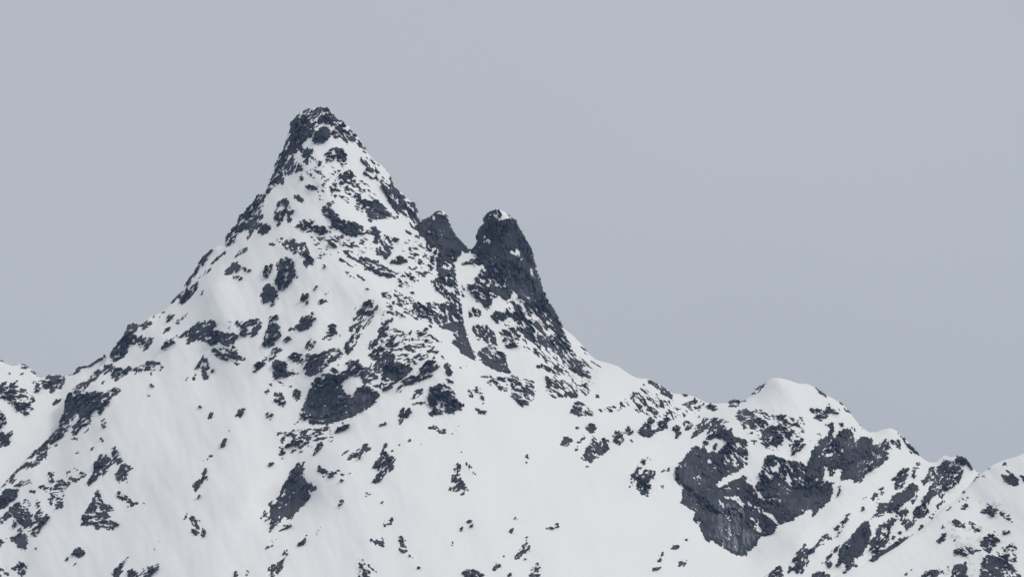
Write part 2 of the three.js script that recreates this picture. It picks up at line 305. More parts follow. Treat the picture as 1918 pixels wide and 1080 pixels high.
rock(BND, 'diagonal band of dark rock across the foot of the summit pyramid', 'rock band', 'main', [-35, 1.5],
  ['A', .95, 740, 740, 800, 700, 815, 720, 790, 760, 830, 800, 880, 840, 960, 850, 1010, 880, 1030, 930, 940, 950, 860, 910, 780, 880, 790, 830, 740, 810, 720, 780],
  ['A', .68, 540, 880, 570, 850, 620, 820, 680, 840, 720, 870, 790, 880, 790, 920, 720, 930, 660, 910, 610, 920, 590, 890], ['A', .92, 580, 880, 620, 870, 630, 910, 600, 918], ['A', .88, 1030, 920, 1040, 890, 1090, 875, 1110, 900, 1090, 930, 1030, 935]);
rock(OUT, 'hooked rock on the left of the pyramid foot', 'rock outcrop', 'main', [60, 1.3],
  ['A', .9, 410, 790, 430, 720, 460, 690, 500, 690, 510, 730, 540, 760, 540, 790, 510, 800, 530, 830, 515, 860, 495, 850, 490, 800, 470, 810, 470, 850, 430, 880, 410, 830], ['A', .1, 440, 738, 478, 735, 470, 770, 436, 775]);
rock(RIB, 'broken rock rib along the skyline left of the summit pyramid', 'rock rib', 'main', [50, 1.5],
  ['A', .72, 70, 1000, 80, 940, 120, 880, 160, 850, 170, 800, 215, 765, 265, 710, 300, 665, 345, 650, 350, 700, 320, 760, 340, 820, 310, 850, 350, 860, 380, 870, 380, 910, 340, 935, 290, 920, 280, 890, 240, 960, 215, 990, 250, 900, 210, 890, 170, 920, 140, 990, 100, 1010],
  ['A', .96, 220, 820, 270, 830, 310, 870, 260, 890, 240, 930, 215, 870], ['A', 1, 290, 895, 375, 895, 380, 915, 330, 938, 295, 920]);
rock(OUT, 'small rocks between the diagonal band and the snow crest', 'rock outcrop', 'main', [-20, 1.3],
  ['A', .2, 640, 940, 1060, 950, 1080, 1050, 900, 1100, 820, 1040, 700, 1030], ['A', .85, 780, 940, 830, 940, 870, 960, 830, 975, 790, 965], ['A', .85, 728, 950, 755, 950, 750, 970], ['A', .75, 770, 985, 830, 990, 830, 1015, 790, 1010], ['A', .85, 905, 1003, 942, 1005, 935, 1030], ['A', .7, 870, 1050, 910, 1045, 905, 1075]);
stones(OUT, 'steep dark rocks just below the pyramid foot', 'rock outcrop', 'main', [-50, 1.4],
  ['A', .78, 1060, 1000, 1090, 950, 1100, 920, 1150, 930, 1250, 965, 1230, 980, 1180, 970, 1210, 1010, 1200, 1050, 1150, 1080, 1110, 1060, 1130, 1010, 1100, 1000],
  ['B', .9, 10, 390, 40, 350, 110, 320, 130, 380, 100, 440, 60, 450, 20, 420]);
// towers
rock(PIN, 'shorter dark rock tower in the notch between summit and horn', 'pinnacle', 'main', [-60, 1.3],
  ['B', .97, 310, 200, 330, 183, 385, 158, 415, 130, 450, 115, 480, 130, 500, 170, 520, 230, 560, 290, 590, 330, 620, 360, 655, 385, 640, 410, 600, 400, 580, 430, 550, 460, 545, 510, 500, 480, 440, 440, 400, 400, 350, 350, 360, 320, 310, 290, 300, 250], ['B', .55, 385, 165, 440, 125, 470, 148, 440, 158, 400, 185], ['B', .75, 340, 340, 400, 370, 470, 430, 460, 450, 390, 400]);
rock(PIN, 'tall dark horn shaped rock tower with a snow cap', 'pinnacle', 'main', [-70, 1.6],
  ['B', 1, 692, 300, 705, 240, 738, 215, 742, 160, 780, 125, 845, 112, 890, 135, 960, 185, 985, 240, 1015, 290, 1050, 350, 1080, 420, 1095, 490, 1120, 580, 1145, 650, 1170, 710, 1205, 770, 1240, 830, 1225, 870, 1170, 810, 1100, 790, 1040, 750, 990, 720, 960, 690, 920, 650, 930, 720, 900, 725, 850, 700, 790, 680, 770, 640, 790, 600, 760, 560, 740, 500, 720, 450, 700, 420, 650, 390, 690, 350],
  ['B', .2, 850, 118, 890, 135, 935, 180, 880, 192, 840, 185, 855, 150], ['B', .75, 780, 130, 845, 118, 850, 150, 830, 180, 790, 165], ['B', .05, 760, 318, 822, 345, 805, 355, 745, 335], ['B', .4, 910, 395, 960, 380, 1022, 405, 1010, 422, 930, 415], ['B', .35, 835, 270, 875, 265, 870, 285], ['B', .4, 1025, 450, 1055, 452, 1045, 465],
  ['B', .85, 810, 500, 880, 550, 870, 580, 810, 560], ['B', .6, 790, 570, 850, 610, 860, 640, 800, 620], ['B', .8, 960, 515, 1010, 520, 1000, 540]);
rock(OUT, 'rocks on the small snowy saddle left of the horn', 'rock outcrop', 'main', [-30, 1.2], ['B', .75, 655, 385, 690, 370, 730, 420, 730, 480, 680, 505, 650, 490, 600, 495, 595, 480, 650, 460, 680, 440, 655, 410]);
rock(RIB, 'ragged rock rib under the left side of the horn', 'rock rib', 'main', [-45, 1.4],
  ['B', .66, 720, 520, 750, 500, 780, 590, 765, 640, 790, 685, 850, 705, 800, 715, 790, 760, 770, 790, 740, 780, 700, 740, 640, 700, 620, 620, 660, 620, 690, 590, 670, 580, 700, 570], ['B', .97, 722, 720, 790, 720, 790, 765, 750, 785]);
rock(BLD, 'egg shaped rock in the couloir under the horn', 'boulder', 'main', [-60, 1.3], ['B', .95, 790, 835, 820, 800, 850, 800, 890, 850, 850, 890, 805, 870], ['B', .4, 850, 800, 880, 800, 920, 845, 890, 860]);
rock(RIB, 'streaked rock flank that runs down right below the horn', 'rock rib', 'main', [-48, 2.4],
  ['G', .22, 120, 100, 260, 60, 420, 240, 640, 400, 760, 500, 740, 560, 560, 440, 360, 300, 200, 240], ['B', .6, 880, 740, 920, 735, 990, 730, 1050, 755, 1100, 795, 1170, 815, 1225, 875, 1250, 880, 1290, 950, 1330, 1040, 1360, 1080, 1150, 1080, 1080, 1050, 1040, 980, 970, 930, 950, 870, 900, 830],
  ['G', .7, 340, 60, 400, 50, 420, 140, 490, 120, 530, 160, 580, 230, 620, 260, 660, 330, 700, 370, 750, 450, 740, 480, 700, 450, 650, 440, 600, 400, 570, 350, 520, 300, 470, 280, 420, 260, 380, 260, 330, 230, 300, 190, 300, 140, 280, 90],
  ['G', .93, 330, 180, 420, 180, 520, 210, 560, 290, 640, 340, 700, 400, 745, 460, 700, 450, 620, 390, 560, 340, 510, 290, 440, 250, 380, 260], ['G', .9, 420, 60, 500, 10, 522, 40, 545, 90, 570, 160, 620, 250, 600, 260, 560, 190, 500, 130, 440, 120], ['G', .1, 425, 140, 470, 125, 495, 150, 470, 175, 430, 160], ['G', .35, 640, 190, 700, 250, 760, 330, 820, 395, 770, 370, 690, 270], ['G', .6, 660, 290, 760, 395, 750, 402, 665, 320]);
rock(OUT, 'grey speckled rocks beside the snow patch under the horn', 'rock outcrop', 'main', [-20, 1.4], ['B', .52, 840, 930, 900, 910, 960, 900, 1000, 940, 980, 1000, 970, 1050, 900, 1050, 870, 1000], ['G', .9, 190, 230, 240, 220, 245, 260, 200, 255]);
rock(RIB, 'rocks between the two narrow couloirs under the notch', 'rock rib', 'main', [-60, 1.4], ['B', .75, 640, 800, 680, 770, 720, 800, 730, 840, 680, 830, 640, 840], ['B', .55, 580, 610, 620, 650, 610, 720, 590, 680], ['B', .84, 660, 900, 720, 890, 780, 900, 800, 930, 820, 980, 840, 1060, 830, 1070, 740, 1000, 700, 990, 670, 940], ['D', .55, 1100, 290, 1180, 300, 1200, 345, 1130, 330]);
rock(CLF, 'black wedge of rock at the foot of the narrow couloir', 'cliff', 'main', [-40, 1.2], ['D', .9, 1060, 350, 1110, 310, 1150, 340, 1200, 350, 1240, 360, 1260, 430, 1280, 500, 1240, 490, 1170, 475, 1110, 440, 1070, 400], ['D', 1, 1062, 370, 1110, 395, 1250, 400, 1280, 500, 1240, 490, 1170, 475, 1110, 440]);
rock(RIB, 'dark rocky edge of the central buttress beside the couloir', 'rock rib', 'main', [-55, 1.3],
  ['B', .7, 350, 350, 440, 440, 500, 480, 545, 510, 555, 590, 575, 650, 585, 740, 600, 850, 610, 900, 600, 860, 480, 880, 430, 890, 380, 860, 300, 840, 260, 770, 270, 740, 330, 750, 400, 740, 450, 760, 480, 740, 470, 690, 400, 640, 390, 590, 430, 560, 420, 510, 380, 460, 390, 440],
  ['B', .93, 440, 520, 540, 510, 560, 600, 580, 700, 590, 740, 540, 720, 490, 670, 450, 620, 390, 610, 400, 590, 440, 570], ['B', .15, 465, 620, 540, 640, 560, 690, 500, 660], ['B', .85, 500, 780, 590, 770, 600, 850, 500, 830]);
rock(CLF, 'smooth black wall at the lower end of the buttress edge', 'cliff', 'main', [-55, 1.3], ['B', .97, 480, 885, 600, 860, 620, 930, 660, 1050, 680, 1090, 690, 1140, 640, 1110, 590, 1080, 540, 1030, 520, 1010, 540, 990, 560, 970, 530, 940, 500, 930, 440, 905], ['B', .55, 525, 950, 570, 930, 590, 960, 560, 985]);
// central buttress
stones(OUT, 'dark rocks on the snow left of the notch tower', 'rock outcrop', 'main', [-30, 1.4], ['B', .85, 0, 220, 40, 250, 60, 270, 30, 290, 0, 280], ['B', .92, 110, 470, 150, 430, 200, 430, 240, 465, 200, 490, 150, 485], ['B', .85, 300, 450, 330, 450, 325, 478], ['B', .4, 240, 400, 300, 410, 300, 440, 250, 430], ['B', .5, 200, 250, 250, 260, 320, 310, 300, 310, 230, 280]);
rock(BND, 'flat lens of rock between the snow crest and the notch', 'rock band', 'main', [-15, 1.7], ['B', .72, -60, 440, 0, 455, 60, 480, 100, 520, 180, 540, 130, 580, 60, 575, 0, 540, -60, 520], ['B', .95, -20, 470, 50, 490, 60, 530, 0, 530]);
rock(OUT, 'speckled rocks in front of the buttress edge', 'rock outcrop', 'main', [-20, 1.2], ['B', .2, 160, 340, 330, 300, 420, 470, 400, 560, 250, 640, 160, 640, 160, 560, 260, 480], ['B', .5, 210, 580, 240, 530, 300, 520, 370, 540, 360, 570, 300, 580, 240, 600, 180, 640, 170, 600]);
rock(OUT, 'sprinkle of small stones on the snow of the buttress', 'rock outcrop', 'main', [-30, 1.2], ['C', .3, 1490, 390, 1580, 370, 1690, 420, 1800, 520, 1900, 560, 1840, 600, 1700, 560, 1640, 520, 1580, 560, 1520, 640, 1480, 580, 1530, 470], ['B', .92, 45, 678, 78, 688, 62, 712], ['B', .9, 95, 680, 122, 690, 115, 714], ['B', .95, 130, 658, 152, 668, 140, 685], ['B', .92, 235, 682, 275, 672, 260, 697], ['B', .92, 150, 798, 200, 818, 210, 842, 165, 825], ['B', .85, 100, 760, 140, 765, 130, 780, 95, 775], ['B', .3, 180, 720, 260, 740, 230, 800, 190, 770]);
rock(OUT, 'streaky rocks above the bare snow crest', 'rock outcrop', 'main', [-30, 1.8], ['C', .62, 1240, 115, 1270, 110, 1300, 150, 1370, 150, 1390, 180, 1380, 215, 1310, 200, 1260, 150], ['C', .72, 1190, 152, 1220, 162, 1310, 215, 1270, 210], ['C', .35, 1240, 235, 1320, 255, 1385, 300, 1360, 315, 1270, 275], ['C', .5, 1370, 350, 1410, 365, 1400, 385, 1370, 370]);
rock(OUT, 'rock at the upper tip of the bare snow crest', 'rock outcrop', 'main', [-30, 1.2], ['C', .9, 1060, 150, 1065, 120, 1090, 105, 1160, 125, 1110, 135, 1080, 160]);
rock(OUT, 'broken rocks left of the snow crest tip', 'rock outcrop', 'main', [-50, 1.3], ['C', .72, 810, 110, 840, 30, 880, 20, 920, 50, 980, 50, 1000, 120, 1045, 180, 980, 240, 960, 150, 900, 130, 870, 90], ['C', .93, 890, 90, 950, 70, 990, 60, 985, 110, 930, 110], ['C', .35, 730, 60, 800, 20, 830, 10, 820, 50, 760, 75]);
rock(OUT, 'upright oval rock on the snowy left flank', 'rock outcrop', 'main', [60, 1.3], ['C', .9, 780, 200, 810, 160, 860, 150, 890, 170, 915, 220, 910, 260, 925, 290, 890, 310, 860, 350, 820, 380, 790, 355, 770, 310, 800, 270, 785, 240]);
rock(OUT, 'dark rock just below and left of the upright oval rock', 'rock outcrop', 'main', [60, 1.2], ['C', .97, 690, 370, 720, 320, 760, 340, 770, 370, 800, 400, 780, 440, 740, 470, 690, 455, 675, 420], ['C', .6, 700, 455, 790, 440, 750, 480]);
rock(BLD, 'narrow boulder left of the upright oval rock', 'boulder', 'main', [70, 1.2], ['C', .92, 700, 220, 735, 195, 762, 210, 740, 260, 720, 295, 695, 280]);
rock(OUT, 'leaning dark rock alone near the left skyline', 'rock outcrop', 'main', [40, 1.3], ['C', .97, 435, 270, 445, 230, 480, 195, 530, 180, 540, 220, 520, 250, 480, 255], ['C', .82, 480, 265, 550, 280, 545, 300, 500, 300], ['C', .42, 550, 210, 620, 240, 600, 255, 550, 240]);
rock(OUT, 'thin slanting rock above the leaning dark rock', 'rock outcrop', 'main', [50, 1.6], ['C', .82, 490, 160, 530, 110, 590, 70, 595, 100, 560, 130, 520, 140], ['C', .85, 580, 20, 600, 0, 595, 30]);
rock(RIB, 'thin rock edge on the left skyline halfway up', 'rock rib', 'main', [50, 2], ['C', .88, 160, 360, 175, 310, 205, 265, 235, 225, 255, 180, 290, 130, 350, 88, 355, 100, 320, 140, 320, 160, 290, 200, 250, 240, 220, 290, 200, 340, 170, 370], ['C', .84, 70, 450, 95, 425, 130, 385, 165, 375, 220, 340, 260, 310, 250, 360, 220, 400, 150, 465, 130, 450, 120, 420, 80, 465], ['C', .6, 250, 290, 300, 250, 340, 210, 340, 240, 290, 275], ['C', .65, 350, 180, 440, 100, 445, 120, 400, 150, 340, 205], ['C', .82, 270, 400, 300, 360, 300, 380, 280, 405]);
stones(OUT, 'small slanting rocks just inside the left skyline', 'rock outcrop', 'main', [45, 1.6], ['C', .88, 35, 585, 45, 550, 75, 530, 95, 545, 70, 575], ['C', .88, 18, 672, 30, 640, 72, 618, 60, 640], ['C', .6, 100, 600, 130, 560, 180, 520, 150, 560, 120, 600], ['E', .88, 1115, 85, 1130, 40, 1175, 35, 1170, 55, 1140, 80], ['E', .6, 1230, 55, 1270, 12, 1275, 25, 1240, 60]);
rock(BND, 'dark horizontal rock band on the left shoulder', 'rock band', 'main', [20, 1.4], ['C', .95, 185, 640, 220, 600, 250, 590, 290, 575, 350, 575, 375, 590, 370, 640, 400, 660, 440, 655, 510, 660, 530, 690, 500, 740, 440, 750, 400, 730, 340, 745, 300, 720, 240, 700, 200, 730, 180, 750, 170, 720, 190, 690], ['C', .58, 0, 740, 60, 700, 130, 670, 180, 640, 180, 680, 120, 710, 70, 740, 40, 780, 10, 770]);
rock(OUT, 'knotted rocks at the right end of the left shoulder band', 'rock outcrop', 'main', [30, 1.2], ['C', .85, 500, 580, 540, 570, 580, 590, 600, 570, 660, 560, 690, 600, 660, 660, 600, 690, 550, 680, 530, 650, 560, 620, 510, 620], ['C', .12, 582, 618, 622, 610, 622, 650, 592, 660], ['C', .45, 445, 610, 480, 575, 490, 585, 460, 640]);
rock(OUT, 'speckled rocks hanging under the left shoulder band', 'rock outcrop', 'main', [-20, 1.3], ['C', .68, 340, 770, 400, 760, 470, 770, 500, 745, 540, 790, 520, 810, 580, 820, 570, 845, 520, 880, 480, 840, 420, 850, 360, 810]);
rock(OUT, 'small two legged rock standing in snow under the left shoulder', 'rock outcrop', 'main', [70, 1.3], ['C', .86, 240, 890, 260, 850, 290, 800, 320, 850, 330, 890, 370, 920, 350, 930, 320, 900, 325, 960, 300, 975, 285, 960, 280, 890, 260, 880, 240, 920, 230, 980, 215, 970], ['C', .6, 165, 960, 190, 955, 185, 980, 165, 985]);
rock(OUT, 'tall narrow rock above the central buttress left of its blocks', 'rock outcrop', 'main', [65, 1.4], ['C', .85, 700, 760, 690, 710, 720, 650, 735, 590, 740, 545, 810, 540, 770, 590, 810, 610, 795, 640, 830, 660, 800, 700, 770, 750], ['C', .96, 735, 640, 790, 620, 780, 680, 740, 740, 715, 720]);
rock(OUT, 'leaf shaped dark rock on the snow below the crest', 'rock outcrop', 'main', [35, 1.4], ['C', .97, 860, 640, 900, 610, 930, 600, 960, 550, 1000, 535, 1052, 560, 1040, 590, 990, 640, 940, 640, 900, 652], ['C', .7, 825, 715, 850, 685, 905, 675, 850, 722], ['C', .8, 1010, 530, 1045, 515, 1030, 535]);
rock(OUT, 'slanting chain of rocks left of the central blocks', 'rock outcrop', 'main', [35, 1.6], ['C', .86, 620, 920, 630, 880, 700, 840, 740, 810, 760, 770, 800, 750, 830, 760, 800, 800, 750, 840, 700, 890, 640, 930]);
rock(OUT, 'squarish dark block with a tail left of the central cliff top', 'rock outcrop', 'main', [0, 1.2], ['C', .97, 760, 840, 790, 850, 850, 850, 860, 870, 840, 890, 870, 920, 900, 940, 860, 950, 800, 950, 780, 972, 760, 950], ['C', .7, 890, 905, 940, 925, 920, 945, 880, 940]);
rock(BLD, 'boulder right above the squarish dark block', 'boulder', 'main', [0, 1], ['C', .94, 860, 820, 900, 790, 950, 800, 965, 850, 940, 880, 880, 850]);
rock(BLD, 'pointed boulder in the snow above the central band', 'boulder', 'main', [60, 1.2], ['C', .9, 980, 760, 990, 720, 1020, 700, 1050, 720, 1030, 760, 1000, 775]);
stones(OUT, 'little rocks on the open snow below the crest', 'rock outcrop', 'main', [60, 1.2], ['C', .88, 940, 440, 950, 400, 980, 380, 1000, 400, 990, 430, 1010, 460, 985, 470, 960, 450], ['C', .82, 1060, 470, 1080, 440, 1120, 430, 1130, 450, 1090, 470], ['C', .95, 1036, 370, 1050, 347, 1060, 350, 1045, 372], ['C', .95, 1090, 218, 1105, 195, 1122, 203, 1102, 225], ['C', .85, 1110, 390, 1130, 382, 1128, 410, 1112, 415]);
rock(OUT, 'loose cluster of stones between the crest snow and the diagonal rib', 'rock outcrop', 'main', [-20, 1.2], ['C', .48, 1090, 640, 1150, 590, 1190, 590, 1180, 650, 1220, 670, 1180, 700, 1120, 720, 1100, 700, 1130, 670]);
rock(BND, 'dark band across the top of the central buttress', 'rock band', 'main', [25, 1.3], ['C', .94, 970, 830, 990, 800, 1080, 810, 1110, 830, 1180, 830, 1120, 900, 1060, 940, 1000, 960, 970, 920], ['C', .78, 1080, 810, 1100, 780, 1180, 760, 1220, 770, 1230, 820, 1180, 850, 1100, 850]);
rock(RIB, 'diagonal speckled rib climbing to the snow crest end', 'rock rib', 'main', [55, 1.6], ['C', .62, 1250, 790, 1240, 740, 1280, 690, 1270, 630, 1310, 590, 1300, 550, 1340, 550, 1310, 500, 1360, 450, 1420, 430, 1440, 440, 1470, 470, 1440, 540, 1400, 600, 1360, 670, 1330, 720, 1290, 790, 1260, 810], ['C', 1, 1245, 800, 1245, 745, 1280, 740, 1300, 770, 1270, 808], ['C', .15, 1330, 480, 1375, 460, 1370, 475, 1325, 500]);
rock(CLF, 'broad dark cliff at the foot of the central buttress', 'cliff', 'main', [10, 1.3], ['D', 1, -140, 812, -125, 740, -90, 650, -60, 570, 0, 500, 30, 500, 90, 510, 200, 510, 150, 570, 140, 600, 200, 650, 270, 590, 330, 600, 400, 640, 370, 700, 320, 735, 270, 760, 230, 790, 170, 805, 120, 822, 50, 842, -50, 844, -90, 815], ['D', .72, -100, 660, -60, 570, 0, 500, 60, 505, 40, 560, -20, 620], ['D', .85, 130, 640, 250, 640, 240, 670, 150, 660], ['D', .4, 85, 715, 120, 718, 110, 728]);
rock(OUT, 'broken rock mass above the right end of the central cliff', 'rock outcrop', 'main', [40, 1.3], ['D', .76, 270, 450, 330, 470, 350, 420, 320, 380, 340, 370, 380, 330, 440, 330, 490, 360, 510, 420, 600, 440, 620, 480, 560, 530, 510, 560, 480, 600, 430, 620, 390, 600, 330, 570, 290, 590, 280, 520, 200, 530, 60, 490, 70, 460, 150, 480], ['D', .97, 400, 400, 480, 370, 510, 440, 600, 450, 570, 520, 500, 550, 440, 510, 420, 460], ['D', .97, 165, 430, 200, 415, 260, 412, 270, 455, 195, 470], ['D', .08, 335, 540, 420, 540, 405, 580, 340, 570], ['D', .1, 85, 440, 160, 430, 180, 480, 120, 490]);
rock(RIB, 'thin rocky spine rising from the central buttress', 'rock rib', 'main', [60, 1.5], ['D', .62, 310, 300, 380, 260, 390, 200, 430, 180, 440, 140, 465, 125, 480, 170, 460, 230, 430, 260, 400, 300, 370, 330, 330, 340], ['D', .75, 440, 280, 500, 235, 520, 240, 490, 270, 490, 310, 505, 320, 480, 348, 440, 315], ['D', .97, 375, 345, 400, 310, 440, 320, 420, 350]);
rock(OUT, 'curled rocks under the curving snow lip of the buttress', 'rock outcrop', 'main', [10, 1.4], ['D', .26, 330, 330, 430, 200, 520, 200, 600, 240, 740, 230, 800, 350, 760, 420, 620, 440, 500, 400], ['D', .62, 590, 230, 620, 205, 680, 215, 720, 192, 735, 220, 690, 230, 670, 265, 630, 270, 600, 270], ['D', .08, 605, 228, 670, 222, 660, 255, 620, 260], ['D', .74, 560, 320, 600, 290, 690, 290, 730, 260, 725, 290, 690, 330, 640, 350, 590, 350], ['D', .5, 640, 340, 700, 360, 720, 350, 765, 335, 740, 380, 700, 390, 680, 400], ['D', .5, 620, 380, 660, 350, 655, 400, 640, 440]);
stones(BLD, 'dark splinters on the snow above the curving lip', 'boulder', 'main', [-50, 1.5], ['D', .92, 510, 85, 545, 78, 570, 118, 535, 105], ['D', .7, 600, 70, 640, 100, 630, 120, 600, 90], ['D', .55, 730, 235, 830, 290, 820, 300, 740, 250], ['D', .85, 730, 178, 750, 175, 745, 195]);
rock(RIB, 'slanting dark ridge right of the central cliff', 'rock rib', 'main', [35, 1.5], ['D', .88, 550, 560, 580, 530, 640, 510, 680, 460, 720, 420, 790, 420, 800, 450, 760, 510, 690, 550, 640, 570, 560, 590, 540, 620, 515, 627, 520, 600]);
rock(BLD, 'almond shaped boulder beside the slanting ridge', 'boulder', 'main', [-60, 1.2], ['D', .94, 832, 450, 860, 420, 880, 460, 897, 500, 870, 522, 840, 500], ['D', .55, 805, 370, 850, 395, 860, 420, 830, 400], ['D', .5, 850, 540, 900, 550, 890, 575, 860, 560]);
rock(OUT, 'curved rock strip below the slanting ridge', 'rock outcrop', 'main', [30, 1.3], ['D', .97, 608, 660, 640, 620, 690, 598, 697, 620, 650, 650, 620, 682], ['D', .6, 608, 690, 700, 690, 725, 710, 620, 712]);
rock(OUT, 'large rounded outcrop on the snow right of the central cliff', 'rock outcrop', 'main', [-30, 1.4], ['D', .94, 730, 640, 740, 600, 800, 570, 840, 580, 880, 600, 910, 640, 940, 700, 970, 710, 960, 740, 900, 770, 870, 780, 800, 770, 740, 790, 730, 760, 760, 740, 730, 690], ['D', .3, 780, 682, 830, 690, 885, 725, 850, 735, 800, 710], ['D', .5, 860, 600, 900, 640, 880, 660, 850, 620], ['D', .72, 740, 745, 830, 745, 880, 770, 800, 770]);
rock(OUT, 'dagger shaped rock pointing down on the snow', 'rock outcrop', 'main', [60, 1.3], ['D', .9, 530, 780, 545, 740, 575, 715, 615, 750, 600, 800, 560, 810, 528, 866, 524, 830]);
rock(BLD, 'worm shaped rock strip on open snow', 'boulder', 'main', [-15, 1.3], ['D', 1, 726, 862, 760, 848, 800, 872, 856, 882, 852, 912, 820, 908, 780, 882, 740, 878], ['D', .35, 875, 905, 900, 880, 935, 850, 930, 880, 895, 912]);
stones(OUT, 'small rocks between rounded outcrop and speckled band', 'rock outcrop', 'main', [-25, 1.2], ['D', .96, 1040, 740, 1060, 728, 1122, 758, 1112, 780, 1080, 776], ['D', .6, 990, 610, 1050, 620, 1062, 640, 1020, 668, 1000, 640], ['D', .85, 940, 455, 982, 448, 972, 466], ['D', .3, 1030, 560, 1110, 640, 1110, 720, 1080, 680]);
rock(BND, 'speckled rock band below the black wedge', 'rock band', 'main', [-25, 1.4], ['D', .92, 1078, 520, 1120, 503, 1162, 520, 1130, 532], ['D', .58, 1110, 560, 1180, 530, 1250, 520, 1300, 510, 1360, 540, 1440, 550, 1455, 620, 1440, 680, 1420, 700, 1370, 725, 1330, 700, 1340, 670, 1270, 640, 1220, 610, 1150, 580], ['D', .88, 1270, 630, 1330, 640, 1350, 690, 1390, 700, 1365, 728, 1330, 705, 1300, 670]);
stones(OUT, 'small rocks left of the broad central cliff', 'rock outcrop', 'main', [30, 1.2], ['C', .88, 756, 1090, 780, 1062, 830, 1070, 848, 1110, 830, 1152, 790, 1152], ['C', .82, 882, 1062, 908, 1033, 942, 1045, 948, 1112, 910, 1114], ['C', .6, 705, 1200, 745, 1195, 776, 1225, 740, 1245, 715, 1232], ['C', .85, 703, 1062, 724, 1028, 742, 1044, 726, 1078], ['C', .3, 780, 985, 890, 1000, 905, 1030, 850, 1022, 800, 1012], ['C', .8, 738, 1010, 758, 1000, 755, 1022]);
rock(BLD, 'lone slanting boulder high on the open left snowfield', 'boulder', 'main', [50, 1.2], ['M', 1, 333, 2, 346, -42, 372, -62, 390, -54, 384, -32, 358, 10]);
// left rib
rock(RIB, 'square topped rock knob on the left skyline with rocks below', 'rock rib', 'main', [40, 1.3], ['E', .92, 850, 120, 862, 88, 900, 82, 945, 95, 930, 130, 890, 160, 930, 180, 1040, 180, 1010, 240, 970, 280, 930, 230, 880, 230, 860, 270, 840, 310, 790, 340, 740, 345, 735, 300, 770, 235, 800, 195, 825, 165], ['E', .3, 870, 95, 895, 92, 885, 115], ['E', .5, 760, 225, 830, 230, 860, 240, 780, 260], ['E', .4, 930, 165, 1040, 182, 1000, 205, 930, 195]);
stones(BLD, 'slabs beside the square topped knob', 'boulder', 'main', [40, 1.2], ['E', .95, 950, 100, 985, 70, 1030, 90, 990, 120, 960, 132], ['E', .88, 1015, 45, 1048, 28, 1040, 52], ['E', .88, 1060, 72, 1095, 10, 1118, 5, 1090, 50], ['E', .55, 1178, 105, 1195, 70, 1215, 65, 1200, 95], ['E', .88, 1098, 165, 1118, 122, 1152, 108, 1130, 142]);
rock(OUT, 'broken blocks halfway down the left rib', 'rock outcrop', 'main', [40, 1.3], ['E', .92, 700, 370, 760, 360, 770, 390, 840, 400, 880, 370, 885, 400, 830, 450, 780, 480, 760, 460, 740, 420, 700, 440], ['E', .86, 620, 430, 660, 400, 685, 410, 680, 440, 640, 480, 610, 500, 560, 560, 520, 570, 480, 550, 490, 520, 540, 480, 590, 490, 610, 450], ['E', .7, 685, 485, 705, 478, 700, 508]);
rock(OUT, 'thin trail of rocks leaving the left rib over the snow', 'rock outcrop', 'main', [15, 1.5], ['E', .62, 890, 400, 940, 380, 1000, 340, 1060, 350, 1110, 390, 1090, 410, 1040, 400, 1020, 440, 1000, 400, 910, 430], ['E', .62, 1000, 470, 1030, 500, 1040, 520, 1005, 528], ['E', .4, 990, 570, 1015, 560, 1010, 590]);
rock(CLF, 'dark craggy wall in the middle of the left rib', 'cliff', 'main', [35, 1.3], ['E', .88, 425, 700, 430, 620, 460, 560, 490, 570, 540, 570, 580, 560, 640, 550, 680, 560, 720, 550, 780, 520, 830, 540, 790, 560, 740, 600, 730, 640, 690, 680, 670, 710, 640, 680, 600, 720, 620, 740, 610, 770, 560, 790, 540, 790, 530, 840, 490, 842, 478, 830, 510, 790, 480, 790, 440, 830, 400, 800, 390, 760, 410, 710], ['E', .99, 430, 650, 450, 600, 560, 580, 640, 600, 640, 680, 590, 720, 540, 700, 500, 690, 430, 700], ['E', .2, 460, 740, 510, 718, 545, 718, 520, 760, 480, 772], ['E', .25, 610, 702, 660, 655, 665, 708, 620, 722]);
rock(RIB, 'narrow lower tail of the left rib', 'rock rib', 'main', [45, 1.5], ['E', .93, 390, 790, 420, 810, 430, 850, 380, 880, 350, 900, 330, 940, 310, 960, 310, 1000, 260, 1040, 220, 1060, 190, 1075, 110, 1085, 150, 1050, 180, 1020, 200, 1030, 240, 1010, 270, 920, 320, 870, 350, 820], ['E', .15, 305, 912, 342, 898, 325, 935], ['E', .9, 175, 1000, 200, 960, 262, 915, 240, 970, 210, 1010], ['F', .92, -40, 530, 0, 480, 60, 400, 110, 350, 140, 355, 100, 380, 105, 440, 80, 450, 60, 425, 30, 460]);
stones(OUT, 'small rocks on the snow right of the left rib', 'rock outcrop', 'main', [20, 1.2], ['E', .97, 478, 872, 500, 855, 542, 880, 505, 874], ['E', .97, 548, 832, 602, 793, 575, 826], ['E', .8, 685, 740, 705, 730, 715, 770, 700, 802, 685, 785], ['E', .82, 668, 862, 722, 868, 692, 888], ['E', .85, 608, 942, 640, 905, 622, 946], ['E', .92, 483, 948, 545, 968, 510, 966], ['E', .93, 363, 915, 388, 902, 378, 922]);
